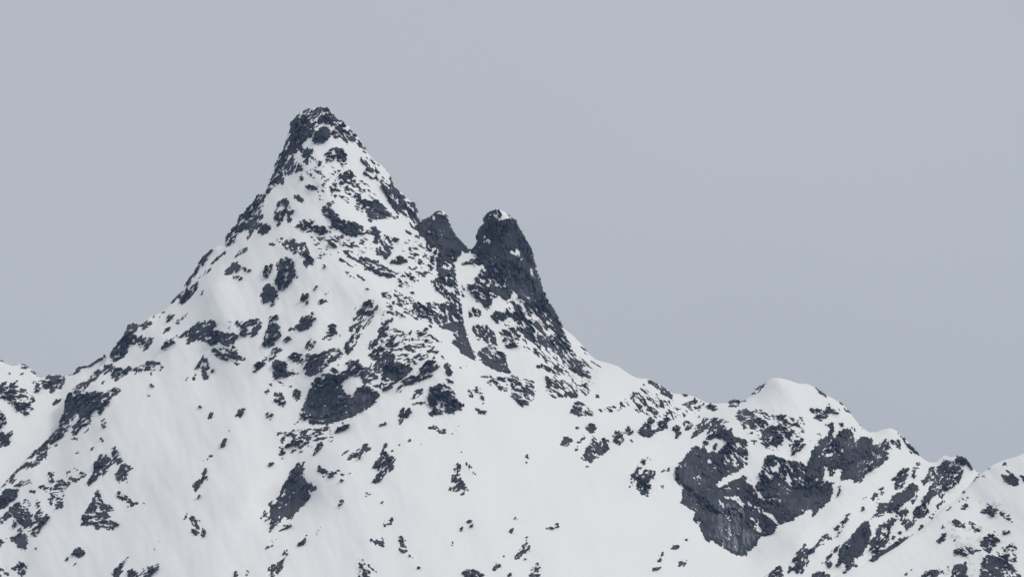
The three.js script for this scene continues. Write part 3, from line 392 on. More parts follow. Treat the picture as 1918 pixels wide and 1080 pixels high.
// back ridge on the left
rock(OUT, 'knotty dark rocks in the low gap of the left skyline', 'rock outcrop', 'left', [10, 1.2], ['E', .95, 280, 470, 320, 435, 400, 432, 440, 445, 440, 490, 410, 530, 370, 530, 360, 570, 335, 560, 340, 530, 300, 530, 280, 500], ['E', .82, 232, 552, 240, 490, 262, 478, 276, 545], ['E', .3, 310, 470, 340, 460, 335, 500], ['E', .75, 215, 490, 235, 470, 230, 505]);
rock(OUT, 'low rocks on the snowy knob at the left skyline', 'rock outcrop', 'left', [-30, 1.3], ['E', .62, 118, 372, 155, 360, 200, 385, 252, 450, 220, 430, 190, 400, 130, 395], ['E', .75, 52, 442, 80, 418, 78, 445], ['E', .5, 135, 440, 165, 420, 160, 445], ['E', .8, 0, 335, 22, 352, 5, 352]);
rock(OUT, 'speckled rock patch on the far left back slope', 'rock outcrop', 'left', [-20, 1.3], ['E', .62, 0, 500, 50, 480, 90, 500, 100, 470, 130, 480, 110, 510, 170, 540, 230, 590, 240, 610, 210, 640, 230, 670, 190, 710, 160, 710, 120, 680, 90, 640, 50, 620, 0, 610, -40, 600, -40, 510]);
rock(OUT, 'dark rocks cut by the left edge of the view', 'rock outcrop', 'left', [60, 1.3], ['E', .9, -40, 670, 0, 680, 30, 700, 45, 770, 10, 790, 20, 830, 50, 840, 80, 810, 90, 840, 70, 870, 70, 910, 30, 920, 0, 925, -40, 900]);
rock(BLD, 'slanting slab on the snow between left rib and back slope', 'boulder', 'left', [30, 1.2], ['E', .92, 338, 642, 380, 598, 420, 602, 370, 642]);
rock(RIB, 'skyline rocks linking the low gap to the square topped knob', 'rock rib', 'left', [25, 1.6], ['E', .88, 490, 430, 530, 378, 590, 375, 650, 342, 710, 303, 725, 315, 640, 365, 560, 395, 510, 430, 450, 447, 450, 438]);
// lower left
rock(OUT, 'branching dark outcrop on the lower left snow', 'rock outcrop', 'main', [55, 1.3], ['F', .94, 580, 470, 610, 410, 640, 360, 640, 320, 670, 260, 710, 250, 740, 290, 760, 290, 750, 240, 770, 205, 800, 240, 820, 290, 850, 330, 908, 350, 870, 370, 850, 400, 870, 440, 840, 420, 800, 455, 790, 430, 770, 410, 780, 380, 800, 350, 790, 310, 750, 320, 720, 370, 690, 410, 670, 390, 640, 440], ['F', .2, 670, 375, 690, 368, 690, 385], ['F', .6, 735, 205, 760, 210, 750, 225]);
rock(OUT, 'triangular dark outcrop with a sharp tip on the lower left snow', 'rock outcrop', 'main', [-20, 1.3], ['F', .95, 660, 480, 680, 540, 690, 570, 740, 600, 782, 640, 740, 640, 690, 622, 740, 665, 735, 690, 780, 715, 810, 720, 770, 742, 770, 760, 720, 772, 690, 740, 650, 762, 630, 730, 560, 730, 530, 745, 560, 700, 545, 680, 570, 630, 610, 590, 630, 540], ['F', .35, 590, 688, 720, 690, 690, 705, 600, 702], ['F', .3, 650, 620, 690, 630, 680, 650, 650, 645]);
rock(OUT, 'short trail of stones right of the triangular outcrop', 'rock outcrop', 'main', [-30, 1.3], ['F', .78, 780, 520, 810, 503, 830, 530, 900, 560, 932, 580, 890, 602, 860, 580, 820, 558, 790, 542], ['F', .3, 930, 565, 1010, 590, 990, 600], ['F', .85, 855, 598, 870, 602, 866, 616]);
rock(OUT, 'smooth dark block cut by the left edge near the bottom', 'rock outcrop', 'main', [30, 1.2], ['F', 1, -40, 560, 0, 530, 30, 490, 120, 480, 122, 520, 80, 570, 30, 610, 0, 622, -40, 640]);
rock(OUT, 'big dark block with a pointed left arm near the lower left corner', 'rock outcrop', 'main', [-40, 1.3], ['F', .97, -40, 700, 0, 680, 60, 620, 110, 570, 150, 600, 210, 640, 227, 690, 200, 740, 160, 752, 110, 700, 80, 650, 60, 680, 0, 722, -40, 740], ['F', .82, 88, 700, 110, 715, 100, 740, 88, 765], ['F', .8, 120, 755, 150, 762, 148, 785, 125, 780]);
rock(OUT, 'dark shield shaped rock near the lower left corner', 'rock outcrop', 'main', [-20, 1.2], ['F', 1, 38, 820, 100, 800, 130, 785, 182, 800, 188, 850, 168, 908, 130, 880, 100, 840], ['F', .92, -20, 835, 0, 825, 32, 850, 0, 882], ['F', .85, 225, 885, 245, 890, 248, 912, 235, 905]);
rock(OUT, 'finely speckled rocks above the lower left corner', 'rock outcrop', 'main', [-20, 1.2], ['F', .48, 320, 380, 360, 370, 370, 420, 420, 420, 440, 400, 480, 460, 440, 480, 440, 520, 420, 560, 430, 590, 380, 630, 370, 610, 320, 580, 340, 520, 280, 490, 270, 470, 340, 470, 320, 430], ['F', .9, 265, 470, 300, 465, 310, 490, 285, 498], ['F', .9, 368, 612, 430, 568, 428, 605, 392, 630], ['F', .4, 430, 350, 475, 370, 450, 392]);
stones(BLD, 'dark boulders right of the finely speckled rocks', 'boulder', 'main', [0, 1.2], ['F', .97, 450, 400, 490, 405, 535, 420, 525, 445, 490, 442], ['F', .92, 530, 390, 545, 375, 582, 378, 582, 410, 545, 408], ['F', .7, 500, 352, 525, 356, 520, 364]);
rock(OUT, 'mottled rocks beside the big dark block near the lower left corner', 'rock outcrop', 'main', [40, 1.2], ['F', .7, 200, 740, 230, 690, 250, 640, 300, 640, 342, 670, 320, 712, 290, 740, 260, 800, 230, 812, 195, 770], ['F', .55, 240, 540, 270, 580, 280, 640, 240, 620], ['F', .32, 140, 540, 200, 560, 210, 610, 170, 600], ['F', .6, 80, 470, 140, 430, 222, 430, 220, 460, 150, 462], ['F', .88, 193, 502, 225, 490, 243, 500, 235, 518]);
stones(OUT, 'rounded rocks on the bottom left snow', 'rock outcrop', 'main', [-15, 1.2], ['F', .92, 470, 920, 510, 883, 560, 890, 578, 930, 530, 952, 490, 935], ['F', .85, 438, 965, 450, 945, 452, 965], ['F', .85, 493, 998, 512, 990, 505, 1002]);
rock(OUT, 'speckled rocks in the bottom left corner', 'rock outcrop', 'main', [-40, 1.3], ['F', .88, 70, 1020, 110, 1010, 130, 970, 172, 1000, 178, 1050, 140, 1085, 110, 1050], ['F', .32, -20, 1030, 40, 1000, 70, 1060, 60, 1090, -20, 1090]);
rock(OUT, 'hooked black rock at the bottom edge left of the fin', 'rock outcrop', 'main', [55, 1.3], ['F', .98, 755, 1100, 762, 1032, 810, 1010, 830, 960, 868, 943, 830, 1000, 828, 1042, 785, 1100]);
stones(OUT, 'dark bottom edge rocks beside the hooked rock', 'rock outcrop', 'main', [30, 1.2], ['F', .96, 862, 1040, 890, 1025, 928, 1060, 925, 1100, 865, 1100], ['F', .86, 935, 1100, 970, 1020, 1000, 1010, 1072, 988, 1072, 1020, 1020, 1072, 1000, 1100]);
stones(OUT, 'thin dark rocks on the snow left of the fin', 'rock outcrop', 'main', [60, 1.4], ['F', .97, 1300, 490, 1310, 440, 1358, 412, 1365, 380, 1390, 333, 1392, 370, 1372, 410, 1362, 450, 1320, 502], ['F', .2, 1325, 445, 1345, 450, 1335, 465], ['F', .82, 1370, 410, 1400, 393, 1412, 405, 1395, 425], ['F', .92, 1318, 562, 1342, 528, 1350, 532, 1332, 562], ['F', .82, 1368, 298, 1400, 270, 1425, 240, 1432, 262, 1400, 285], ['M', 1, 220, 207, 230, 160, 255, 147, 270, 155, 262, 182, 240, 206]);
stones(OUT, 'pale streaked slabs on the lower left snow', 'rock outcrop', 'main', [-55, 1.5], ['F', .82, 1228, 700, 1255, 650, 1268, 650, 1240, 698], ['F', .94, 1278, 680, 1310, 668, 1330, 720, 1370, 755, 1390, 815, 1360, 800, 1320, 740, 1288, 722], ['F', .92, 1280, 750, 1305, 752, 1328, 785, 1320, 806, 1300, 790], ['F', .85, 1338, 700, 1358, 695, 1356, 728, 1342, 722]);
stones(BLD, 'slender stones on the open lower left snow', 'boulder', 'main', [75, 1.3], ['F', .92, 1028, 922, 1033, 885, 1048, 878, 1042, 922], ['F', .8, 1040, 855, 1075, 835, 1060, 852], ['M', .8, 278, 105, 285, 92, 292, 100]);
// below the central cliff
rock(OUT, 'speckled rocks just under the broad central cliff', 'rock outcrop', 'main', [10, 1.4], ['M', .2, 600, 90, 960, 70, 1000, 150, 860, 230, 640, 250], ['M', .74, 622, 212, 640, 150, 660, 100, 720, 105, 770, 90, 812, 90, 812, 130, 842, 150, 800, 190, 770, 218, 720, 190, 680, 202, 630, 216], ['M', .9, 860, 157, 870, 100, 850, 85, 910, 80, 972, 58, 930, 110, 890, 152], ['M', .12, 665, 125, 715, 130, 710, 165, 660, 160], ['M', .94, 745, 110, 785, 100, 785, 150, 750, 150]);
rock(OUT, 'thin rock strip trailing right below the broad central cliff', 'rock outcrop', 'main', [25, 1.5], ['M', .82, 998, 115, 1010, 80, 1100, 48, 1095, 75, 1020, 115], ['M', .85, 1040, 40, 1070, 25, 1075, 45, 1050, 55], ['M', .88, 1298, 62, 1330, 40, 1342, 45, 1310, 65], ['M', .7, 720, 40, 735, 22, 758, 28, 740, 42]);
stones(BLD, 'small flat boulders above the fin', 'boulder', 'main', [0, 1.2], ['M', 1, 612, 250, 640, 223, 677, 245, 650, 258], ['M', .97, 538, 340, 560, 315, 586, 308, 572, 332], ['M', .8, 632, 275, 645, 274, 640, 284]);
rock(OUT, 'wedge shaped rock on the snow between fin and central cliff', 'rock outcrop', 'main', [55, 1.3], ['M', .97, 853, 258, 880, 190, 900, 160, 930, 198, 890, 232]);
rock(CLF, 'tall dark fin of rock standing out of the lower snow', 'cliff', 'main', [60, 1.5], ['M', 1, 555, 778, 575, 720, 560, 700, 515, 722, 560, 650, 550, 590, 600, 550, 640, 510, 660, 460, 680, 410, 700, 360, 750, 310, 790, 330, 785, 400, 810, 440, 872, 470, 880, 488, 820, 500, 832, 530, 800, 580, 750, 640, 700, 690, 670, 702, 660, 670, 620, 720], ['M', .82, 498, 692, 530, 620, 548, 650, 515, 692], ['M', .72, 645, 480, 670, 490, 650, 640, 620, 690, 610, 640], ['M', .5, 555, 570, 600, 560, 610, 580, 560, 590], ['M', .6, 800, 490, 830, 480, 830, 510], ['M', .92, 778, 305, 795, 298, 798, 318]);
rock(OUT, 'small rock at the lower right foot of the fin', 'rock outcrop', 'main', [35, 1.3], ['M', .88, 626, 778, 650, 738, 705, 708, 705, 740, 655, 762]);
rock(OUT, 'curved row of rocks on the snow right of the fin top', 'rock outcrop', 'main', [-10, 1.3], ['M', .9, 876, 362, 890, 318, 930, 350, 950, 380, 1020, 350, 1028, 375, 980, 402, 930, 412, 900, 372], ['M', .92, 1038, 440, 1043, 385, 1062, 378, 1055, 440], ['M', .35, 1080, 400, 1120, 355, 1170, 342, 1140, 385]);
rock(OUT, 'branched rock on the snow below the thin rock strip', 'rock outcrop', 'main', [40, 1.3], ['M', .9, 1068, 303, 1100, 260, 1140, 228, 1180, 190, 1235, 180, 1240, 230, 1190, 250, 1165, 292, 1140, 270, 1090, 292], ['M', .5, 1038, 265, 1060, 235, 1090, 225, 1070, 260], ['M', .3, 1150, 235, 1180, 230, 1160, 270]);
rock(OUT, 'upright dark rock with a bulge on the middle snow', 'rock outcrop', 'main', [70, 1.3], ['M', .96, 1245, 445, 1280, 390, 1300, 342, 1258, 342, 1290, 270, 1320, 220, 1328, 168, 1352, 195, 1340, 230, 1360, 270, 1380, 268, 1418, 285, 1400, 302, 1395, 350, 1350, 390, 1310, 430, 1270, 448], ['M', .85, 1372, 232, 1395, 203, 1392, 232], ['D', .97, 518, 982, 545, 976, 545, 998]);
stones(BLD, 'slim pointed stones on the snow right of the fin', 'boulder', 'main', [60, 1.4], ['M', .97, 998, 635, 1020, 590, 1048, 533, 1055, 580, 1020, 622], ['M', .8, 1200, 535, 1215, 502, 1235, 525, 1215, 540], ['M', .9, 1310, 580, 1320, 572, 1326, 582]);
stones(OUT, 'little pointed rocks on the snow below the fin', 'rock outcrop', 'main', [45, 1.5], ['M', .96, 743, 870, 770, 830, 800, 820, 808, 848, 780, 862], ['M', .87, 528, 898, 552, 860, 608, 823, 582, 862], ['M', .75, 862, 808, 905, 748, 908, 765, 880, 800], ['M', .45, 790, 800, 830, 785, 825, 795]);
rock(OUT, 'dark rock with a thin upright tail at the bottom edge', 'rock outcrop', 'main', [60, 1.3], ['M', .98, 543, 1030, 570, 1000, 640, 970, 668, 895, 684, 903, 652, 970, 642, 1020, 610, 1060, 570, 1085, 560, 1060]);
stones(BLD, 'small bottom edge boulders left of the tailed rock', 'boulder', 'main', [70, 1.2], ['M', 1, 316, 1075, 325, 1042, 346, 1048, 342, 1080], ['M', 1, 383, 1072, 408, 1028, 420, 1040, 402, 1072], ['M', .55, 365, 1055, 395, 1008, 405, 1012, 380, 1050]);
stones(OUT, 'sparse stones scattered over the bottom middle snow', 'rock outcrop', 'main', [-45, 1.3], ['M', .42, 1305, 705, 1400, 675, 1385, 720, 1330, 740], ['M', .72, 1213, 825, 1270, 830, 1322, 818, 1328, 870, 1305, 912, 1290, 870, 1250, 850], ['L', .72, -10, 800, 45, 830, 10, 850, 45, 890, 30, 925, -5, 910], ['L', .76, 45, 940, 80, 915, 102, 970, 70, 968], ['L', .8, 112, 1012, 128, 1012, 124, 1028]);
rock(OUT, 'loose speckled rocks at the bottom edge right of the tailed rock', 'rock outcrop', 'main', [-45, 1.3], ['M', .55, 1150, 1100, 1168, 958, 1220, 990, 1285, 1048, 1230, 1040, 1240, 1100]);
// middle lower snow
rock(OUT, 'upright gritty rock alone on the middle snowfield', 'rock outcrop', 'main', [70, 1.2], ['L', .82, 328, 502, 350, 460, 343, 410, 358, 370, 390, 308, 432, 340, 400, 370, 412, 400, 422, 440, 458, 500, 420, 538, 390, 512], ['L', .97, 380, 420, 425, 425, 425, 480, 370, 480], ['L', .3, 435, 305, 490, 335, 510, 405, 460, 370], ['L', .8, 395, 232, 420, 232, 418, 245]);
stones(BLD, 'little boulders on the middle snowfield', 'boulder', 'main', [-45, 1.1], ['L', 1, 445, 705, 460, 693, 493, 725, 482, 748, 458, 725], ['L', 1, 397, 770, 410, 732, 432, 762], ['L', 1, 332, 872, 350, 838, 358, 858, 345, 875]);
stones(OUT, 'upright rocks on the lower middle snow', 'rock outcrop', 'main', [60, 1.3], ['L', .92, 760, 955, 800, 910, 820, 870, 850, 830, 832, 805, 850, 783, 872, 800, 862, 850, 872, 900, 830, 922, 800, 960], ['L', .92, 728, 788, 748, 752, 770, 752, 745, 785], ['L', .95, 765, 692, 775, 678, 785, 690], ['L', .8, 835, 965, 845, 948, 850, 960]);
stones(OUT, 'flat little rocks on the lower middle snow', 'rock outcrop', 'main', [15, 1.4], ['L', .84, 978, 765, 1010, 738, 1060, 718, 1080, 740, 1020, 762]);
rock(OUT, 'rounded dark rock cut by the bottom edge', 'rock outcrop', 'main', [0, 1.2], ['L', 1, 418, 1045, 460, 1022, 510, 1028, 558, 1062, 565, 1100, 440, 1100], ['L', .5, 388, 1060, 420, 1045, 420, 1070]);
stones(OUT, 'small broken rocks at the bottom middle edge', 'rock outcrop', 'main', [30, 1.2], ['L', .74, 612, 1032, 640, 985, 685, 1000, 640, 1034], ['L', .78, 862, 1100, 880, 1030, 930, 980, 965, 1010, 940, 1050, 930, 1100], ['L', .9, 728, 1075, 738, 1050, 750, 1075], ['L', .35, 650, 940, 705, 930, 700, 965]);
stones(BLD, 'tiny stones dotted over the wide snowfields', 'boulder', 'main', [60, 1], ['L', .97, 842, 272, 858, 260, 860, 278], ['L', .95, 845, 322, 856, 298, 856, 316], ['L', .92, 125, 180, 138, 175, 148, 208, 135, 205], ['L', .85, 45, 165, 65, 158, 60, 175], ['E', .95, 1340, 655, 1362, 652, 1358, 664], ['E', .95, 1395, 730, 1412, 690, 1440, 688, 1440, 715, 1415, 742], ['E', .9, 1218, 542, 1236, 538, 1230, 550]);
// right of the middle
rock(OUT, 'fan of small streaked rocks below the horn flank', 'rock outcrop', 'main', [-45, 1.8], ['G', .6, 370, 380, 420, 360, 480, 400, 520, 355, 560, 400, 582, 440, 530, 442, 450, 412], ['G', .55, 440, 450, 500, 440, 560, 480, 640, 490, 662, 550, 640, 590, 560, 590, 500, 600, 440, 540], ['G', .93, 570, 560, 650, 540, 657, 602, 570, 590], ['G', .52, 670, 510, 720, 490, 742, 530, 720, 582, 680, 560], ['G', .6, 770, 565, 800, 580, 805, 596, 780, 588]);
rock(OUT, 'low dark outcrop with a flat base on the snow shelf', 'rock outcrop', 'main', [-40, 1.3], ['G', .86, 608, 695, 620, 640, 660, 620, 700, 630, 740, 680, 792, 705, 720, 718, 640, 724], ['G', .3, 660, 640, 710, 650, 700, 680, 660, 670], ['G', .42, 790, 692, 850, 690, 950, 682, 985, 665, 950, 615, 890, 655, 800, 670]);
rock(OUT, 'fine streaks of rock on the slope before the small skyline knob', 'rock outcrop', 'main', [-50, 2], ['G', .22, 960, 600, 1100, 500, 1180, 560, 1320, 640, 1420, 700, 1300, 760, 1150, 720, 1000, 690], ['G', .47, 1000, 560, 1050, 590, 1100, 575, 1150, 610, 1220, 600, 1270, 640, 1200, 660, 1210, 700, 1180, 705, 1140, 680, 1060, 675, 1005, 620], ['G', .9, 1150, 660, 1190, 640, 1205, 690, 1180, 712]);
rock(PIN, 'small dark skyline knob on the right shoulder', 'pinnacle', 'main', [-40, 1.4], ['G', .86, 1115, 478, 1160, 478, 1220, 515, 1292, 562, 1290, 604, 1250, 585, 1190, 540, 1150, 510], ['G', .97, 1240, 540, 1290, 560, 1288, 602, 1252, 585], ['G', .7, 1295, 595, 1325, 625, 1300, 615]);
stones(BLD, 'boulders in a row below the snow shelf', 'boulder', 'main', [20, 1.1], ['G', .97, 638, 797, 660, 783, 677, 798, 652, 812], ['G', .97, 712, 812, 720, 780, 755, 768, 787, 798, 750, 838], ['G', .98, 536, 905, 555, 860, 580, 847, 622, 880, 590, 912, 560, 922], ['G', .92, 628, 970, 648, 935, 658, 880, 700, 846, 712, 866, 672, 890, 655, 950]);
rock(OUT, 'dark striped outcrop under the row of boulders', 'rock outcrop', 'main', [-60, 1.6], ['G', .94, 682, 1005, 700, 940, 750, 870, 760, 848, 790, 870, 820, 880, 830, 855, 860, 870, 867, 950, 820, 980, 780, 1000, 740, 1042, 710, 1020], ['G', .7, 760, 900, 830, 900, 820, 970, 780, 980], ['G', .9, 690, 1062, 712, 1052, 735, 1062]);
stones(BLD, 'ragged boulders right of the striped outcrop', 'boulder', 'main', [60, 1.1], ['G', .84, 886, 875, 910, 818, 940, 818, 967, 860, 950, 915, 910, 900], ['G', .92, 972, 835, 983, 778, 1022, 800, 1028, 840, 990, 858], ['G', .92, 1010, 878, 1030, 876, 1018, 906]);
rock(OUT, 'rounded rock with a ragged right arm on the right snow', 'rock outcrop', 'main', [20, 1.2], ['G', .95, 1058, 825, 1090, 780, 1140, 750, 1108, 742, 1140, 718, 1185, 740, 1160, 760, 1145, 780, 1150, 810, 1190, 800, 1200, 760, 1250, 728, 1302, 722, 1250, 770, 1262, 800, 1200, 820, 1160, 850, 1100, 858], ['G', .94, 1248, 714, 1270, 678, 1297, 690], ['G', .1, 1147, 760, 1180, 762, 1175, 800, 1150, 805]);
stones(OUT, 'speckled rocks on the saddle left of the snow dome', 'rock outcrop', 'main', [10, 1.2], ['H', .7, 248, 270, 312, 273, 312, 292, 270, 285], ['H', .64, 280, 352, 330, 330, 370, 300, 410, 330, 442, 340, 400, 390, 370, 412, 330, 382], ['H', .95, 438, 362, 470, 338, 527, 365, 510, 392, 450, 382], ['H', .85, 385, 430, 405, 425, 395, 455]);
stones(OUT, 'dark rocks left of the great cliff top', 'rock outcrop', 'main', [60, 1.2], ['H', .96, 212, 512, 258, 478, 268, 560, 246, 583, 230, 540], ['H', .82, 276, 502, 300, 462, 362, 470, 342, 512, 300, 528]);
rock(PIN, 'dark rock tooth on the skyline left of the snow dome', 'pinnacle', 'main', [0, 1.1], ['H', .95, 592, 362, 593, 325, 640, 310, 680, 323, 692, 340, 640, 368], ['H', .85, 686, 335, 702, 312, 708, 325]);
rock(RIB, 'rocks along the left edge of the snow dome', 'rock rib', 'main', [45, 1.4], ['H', .93, 743, 294, 758, 260, 800, 223, 848, 192, 842, 222, 800, 262]);
stones(RIB, 'thin rocks along the right edge of the snow dome', 'rock rib', 'main', [-40, 1.8], ['I', .72, 20, 212, 125, 292, 110, 300, 60, 265], ['I', .82, 160, 312, 212, 330, 222, 360, 190, 338], ['I', .86, 212, 368, 262, 395, 297, 442, 268, 420], ['I', .72, 305, 455, 356, 498, 386, 532, 330, 492]);
rock(OUT, 'patchy rocks on the front of the snow dome', 'rock outcrop', 'main', [-30, 1.2], ['H', .2, 640, 400, 760, 380, 1000, 420, 1110, 470, 1100, 600, 920, 660, 780, 640, 700, 540], ['H', .7, 640, 410, 680, 365, 740, 390, 780, 400, 800, 440, 850, 410, 830, 450, 870, 480, 840, 510, 880, 500, 930, 500, 900, 450, 900, 430, 960, 415, 990, 440, 1000, 470, 1050, 485, 1020, 520, 1030, 560, 1000, 590, 940, 600, 920, 640, 880, 620, 840, 630, 805, 600, 820, 560, 800, 520, 750, 510, 700, 520, 680, 470, 650, 450], ['H', .95, 640, 410, 680, 370, 740, 395, 780, 430, 760, 490, 700, 515, 680, 465], ['H', .96, 808, 585, 830, 550, 880, 560, 860, 620, 825, 622]);
rock(OUT, 'patchy rocks on the right front of the snow dome', 'rock outcrop', 'main', [-15, 1.2], ['H', .72, 1122, 402, 1150, 368, 1200, 380, 1240, 380, 1260, 343, 1292, 350, 1280, 380, 1345, 390, 1340, 412, 1280, 420, 1220, 462, 1160, 442, 1170, 410], ['H', .6, 1070, 430, 1120, 470, 1105, 490, 1075, 460], ['H', .92, 1193, 552, 1208, 518, 1212, 556]);
rock(BLD, 'dark rock between the dome patches and the right cliff', 'boulder', 'main', [50, 1.2], ['H', .93, 1008, 645, 1040, 580, 1080, 600, 1115, 620, 1070, 662, 1020, 692], ['H', .7, 1140, 595, 1165, 598, 1150, 606]);
rock(CLF, 'great dark cliff with a rounded foot under the snow dome', 'cliff', 'main', [-55, 1.7],
  ['K', 1, 550, 190, 590, 210, 600, 170, 640, 155, 620, 140, 680, 110, 740, 90, 790, 80, 802, 130, 890, 160, 905, 230, 895, 320, 850, 360, 930, 440, 960, 490, 990, 400, 980, 370, 1030, 260, 1110, 265, 1160, 290, 1230, 300, 1300, 330, 1340, 250, 1370, 170, 1330, 400, 1330, 480, 1460, 440, 1475, 500, 1450, 570, 1390, 620, 1340, 678, 1330, 620, 1260, 660, 1170, 720, 1130, 722, 1110, 720, 1090, 770, 1050, 797, 1000, 802, 960, 860, 900, 930, 860, 942, 800, 922, 740, 887, 670, 842, 620, 832, 590, 780, 575, 712, 530, 702, 550, 640, 480, 602, 448, 582, 470, 500, 460, 460, 415, 440, 410, 380, 430, 325, 470, 290, 490, 250],
  ['K', .8, 760, 190, 890, 170, 900, 330, 800, 330, 740, 280], ['K', .72, 980, 390, 1030, 290, 1160, 290, 1300, 340, 1340, 480, 1150, 460, 1060, 460, 980, 480], ['K', .66, 700, 540, 830, 530, 960, 560, 1110, 690, 1110, 725, 1060, 680, 960, 640, 880, 620, 820, 560],
  ['K', .03, 620, 200, 645, 155, 690, 130, 745, 160, 762, 165, 735, 205, 700, 236, 650, 240, 628, 238], ['K', .9, 668, 210, 685, 178, 695, 190, 690, 225], ['K', .02, 688, 452, 740, 410, 790, 390, 850, 355, 890, 325, 888, 365, 860, 402, 930, 440, 935, 465, 860, 415, 790, 432, 705, 475], ['K', 0, 625, 292, 650, 278, 672, 305, 642, 318], ['K', .02, 1045, 330, 1110, 330, 1105, 365, 1060, 372], ['K', 0, 908, 668, 960, 700, 1025, 792, 1002, 780, 950, 722], ['K', .12, 975, 640, 1040, 650, 1112, 715, 1108, 728, 1030, 675], ['K', .35, 910, 470, 1000, 500, 1020, 560, 970, 540], ['K', .25, 805, 540, 860, 515, 862, 525, 820, 548], ['K', .4, 700, 560, 740, 560, 740, 610, 710, 610], ['K', .25, 735, 280, 755, 275, 775, 320, 750, 310], ['K', .5, 925, 730, 1000, 760, 990, 800, 950, 760]);
rock(RIB, 'curved rock strut climbing left of the great cliff top', 'rock rib', 'main', [50, 1.4], ['H', .93, 340, 582, 380, 490, 430, 440, 470, 440, 520, 440, 592, 470, 570, 490, 560, 520, 612, 515, 622, 590, 580, 590, 582, 560, 510, 550, 460, 570, 430, 605, 470, 505, 430, 520, 400, 550], ['H', .7, 520, 440, 592, 465, 570, 490, 540, 480]);
rock(CLF, 'smooth dark cliff on the right below the second snow knob', 'cliff', 'main', [60, 1.3],
  ['I', .98, 0, 720, 20, 640, 60, 590, 110, 560, 130, 520, 100, 490, 155, 468, 155, 530, 130, 600, 180, 560, 220, 510, 260, 510, 290, 560, 300, 610, 350, 560, 420, 580, 430, 630, 480, 600, 510, 573, 532, 620, 532, 690, 510, 730, 430, 790, 370, 820, 345, 872, 300, 882, 280, 850, 210, 862, 140, 880, 152, 940, 130, 1000, 70, 1040, 15, 1100, 10, 1040, -40, 960, -40, 800],
  ['I', .02, 100, 702, 140, 663, 152, 690, 110, 718], ['I', .03, 85, 862, 100, 768, 140, 840, 180, 768, 212, 790, 205, 872, 140, 872], ['I', .3, 130, 715, 160, 715, 150, 728], ['I', .4, 205, 650, 225, 640, 220, 700], ['I', .5, 320, 610, 335, 610, 335, 640], ['I', .3, 35, 905, 55, 905, 50, 928], ['I', .9, 182, 975, 190, 888, 207, 878, 202, 932, 192, 978], ['I', .9, 192, 480, 222, 478, 215, 502], ['I', .9, 278, 508, 308, 508, 295, 532]);
rock(OUT, 'pale grey rock patch on the second snow knob', 'rock outcrop', 'main', [-50, 1.3], ['I', .8, 540, 590, 600, 578, 617, 652, 580, 642, 560, 622], ['I', .55, 405, 570, 455, 580, 432, 602], ['I', .3, 535, 640, 570, 650, 550, 680]);
rock(RIB, 'thin rocks along the right edge of the second snow knob', 'rock rib', 'main', [-48, 1.6], ['I', .74, 585, 522, 640, 573, 690, 628, 745, 698, 700, 672, 650, 622], ['I', .4, 645, 615, 690, 660, 680, 690, 660, 650]);
stones(OUT, 'ragged rocks left of the right hand rib', 'rock outcrop', 'main', [35, 1.3], ['J', .93, 538, 430, 590, 390, 620, 350, 660, 347, 662, 400, 640, 440, 620, 470, 560, 502, 570, 460], ['J', .87, 678, 405, 700, 320, 738, 308, 722, 370, 700, 412]);
stones(OUT, 'rocks in the right hand snow gully', 'rock outcrop', 'main', [35, 1.3], ['J', .86, 398, 557, 430, 510, 490, 468, 498, 510, 470, 540, 450, 582], ['J', .25, 440, 520, 475, 495, 478, 515, 450, 545], ['J', .97, 353, 562, 385, 528, 372, 562], ['J', .96, 337, 624, 365, 608, 352, 632]);
rock(RIB, 'long dark slanting slab in the middle of the right hand rib', 'rock rib', 'main', [40, 1.4], ['J', .98, 400, 692, 440, 650, 460, 580, 520, 580, 550, 540, 620, 500, 680, 440, 732, 480, 720, 520, 640, 580, 570, 640, 500, 650, 440, 680], ['J', .92, 678, 592, 710, 520, 727, 518, 718, 570, 690, 602]);
rock(CLF, 'dark buttress falling from the small snowy top on the right', 'cliff', 'main', [55, 1.4], ['J', .96, 740, 440, 780, 410, 800, 350, 860, 330, 900, 288, 960, 330, 1010, 338, 1032, 360, 1000, 440, 950, 480, 910, 510, 890, 550, 860, 530, 820, 545, 800, 600, 800, 640, 750, 680, 700, 712, 660, 760, 638, 772, 670, 720, 690, 700, 700, 640, 740, 590, 780, 520, 830, 440, 800, 440, 760, 472], ['J', .5, 830, 370, 870, 345, 890, 365, 850, 400], ['J', .6, 930, 440, 960, 420, 950, 470, 930, 490], ['J', .92, 838, 645, 850, 600, 890, 562, 925, 575, 880, 602], ['J', .92, 793, 697, 820, 660, 835, 650, 822, 692], ['J', .7, 855, 318, 880, 283, 885, 290]);
rock(PIN, 'dark rounded knob at the right end of the small snowy top', 'pinnacle', 'main', [-30, 1.2], ['J', .97, 973, 302, 985, 260, 1030, 263, 1070, 298, 1092, 335, 1128, 375, 1100, 362, 1050, 325, 1000, 316], ['J', .55, 918, 285, 985, 312, 960, 332, 918, 318]);
rock(OUT, 'broken rocks at the elbow of the right hand rib', 'rock outcrop', 'main', [50, 1.3], ['J', .88, 578, 692, 590, 640, 640, 610, 662, 640, 642, 680, 692, 712, 658, 762, 600, 702]);
rock(OUT, 'feathered dark slabs low in the right hand rib', 'rock outcrop', 'main', [50, 1.5], ['J', .95, 388, 932, 400, 870, 440, 790, 440, 750, 540, 680, 582, 690, 540, 740, 530, 800, 532, 850, 480, 890, 440, 912], ['J', .85, 588, 772, 600, 753, 617, 780, 602, 797], ['J', .85, 538, 800, 572, 810, 552, 838]);
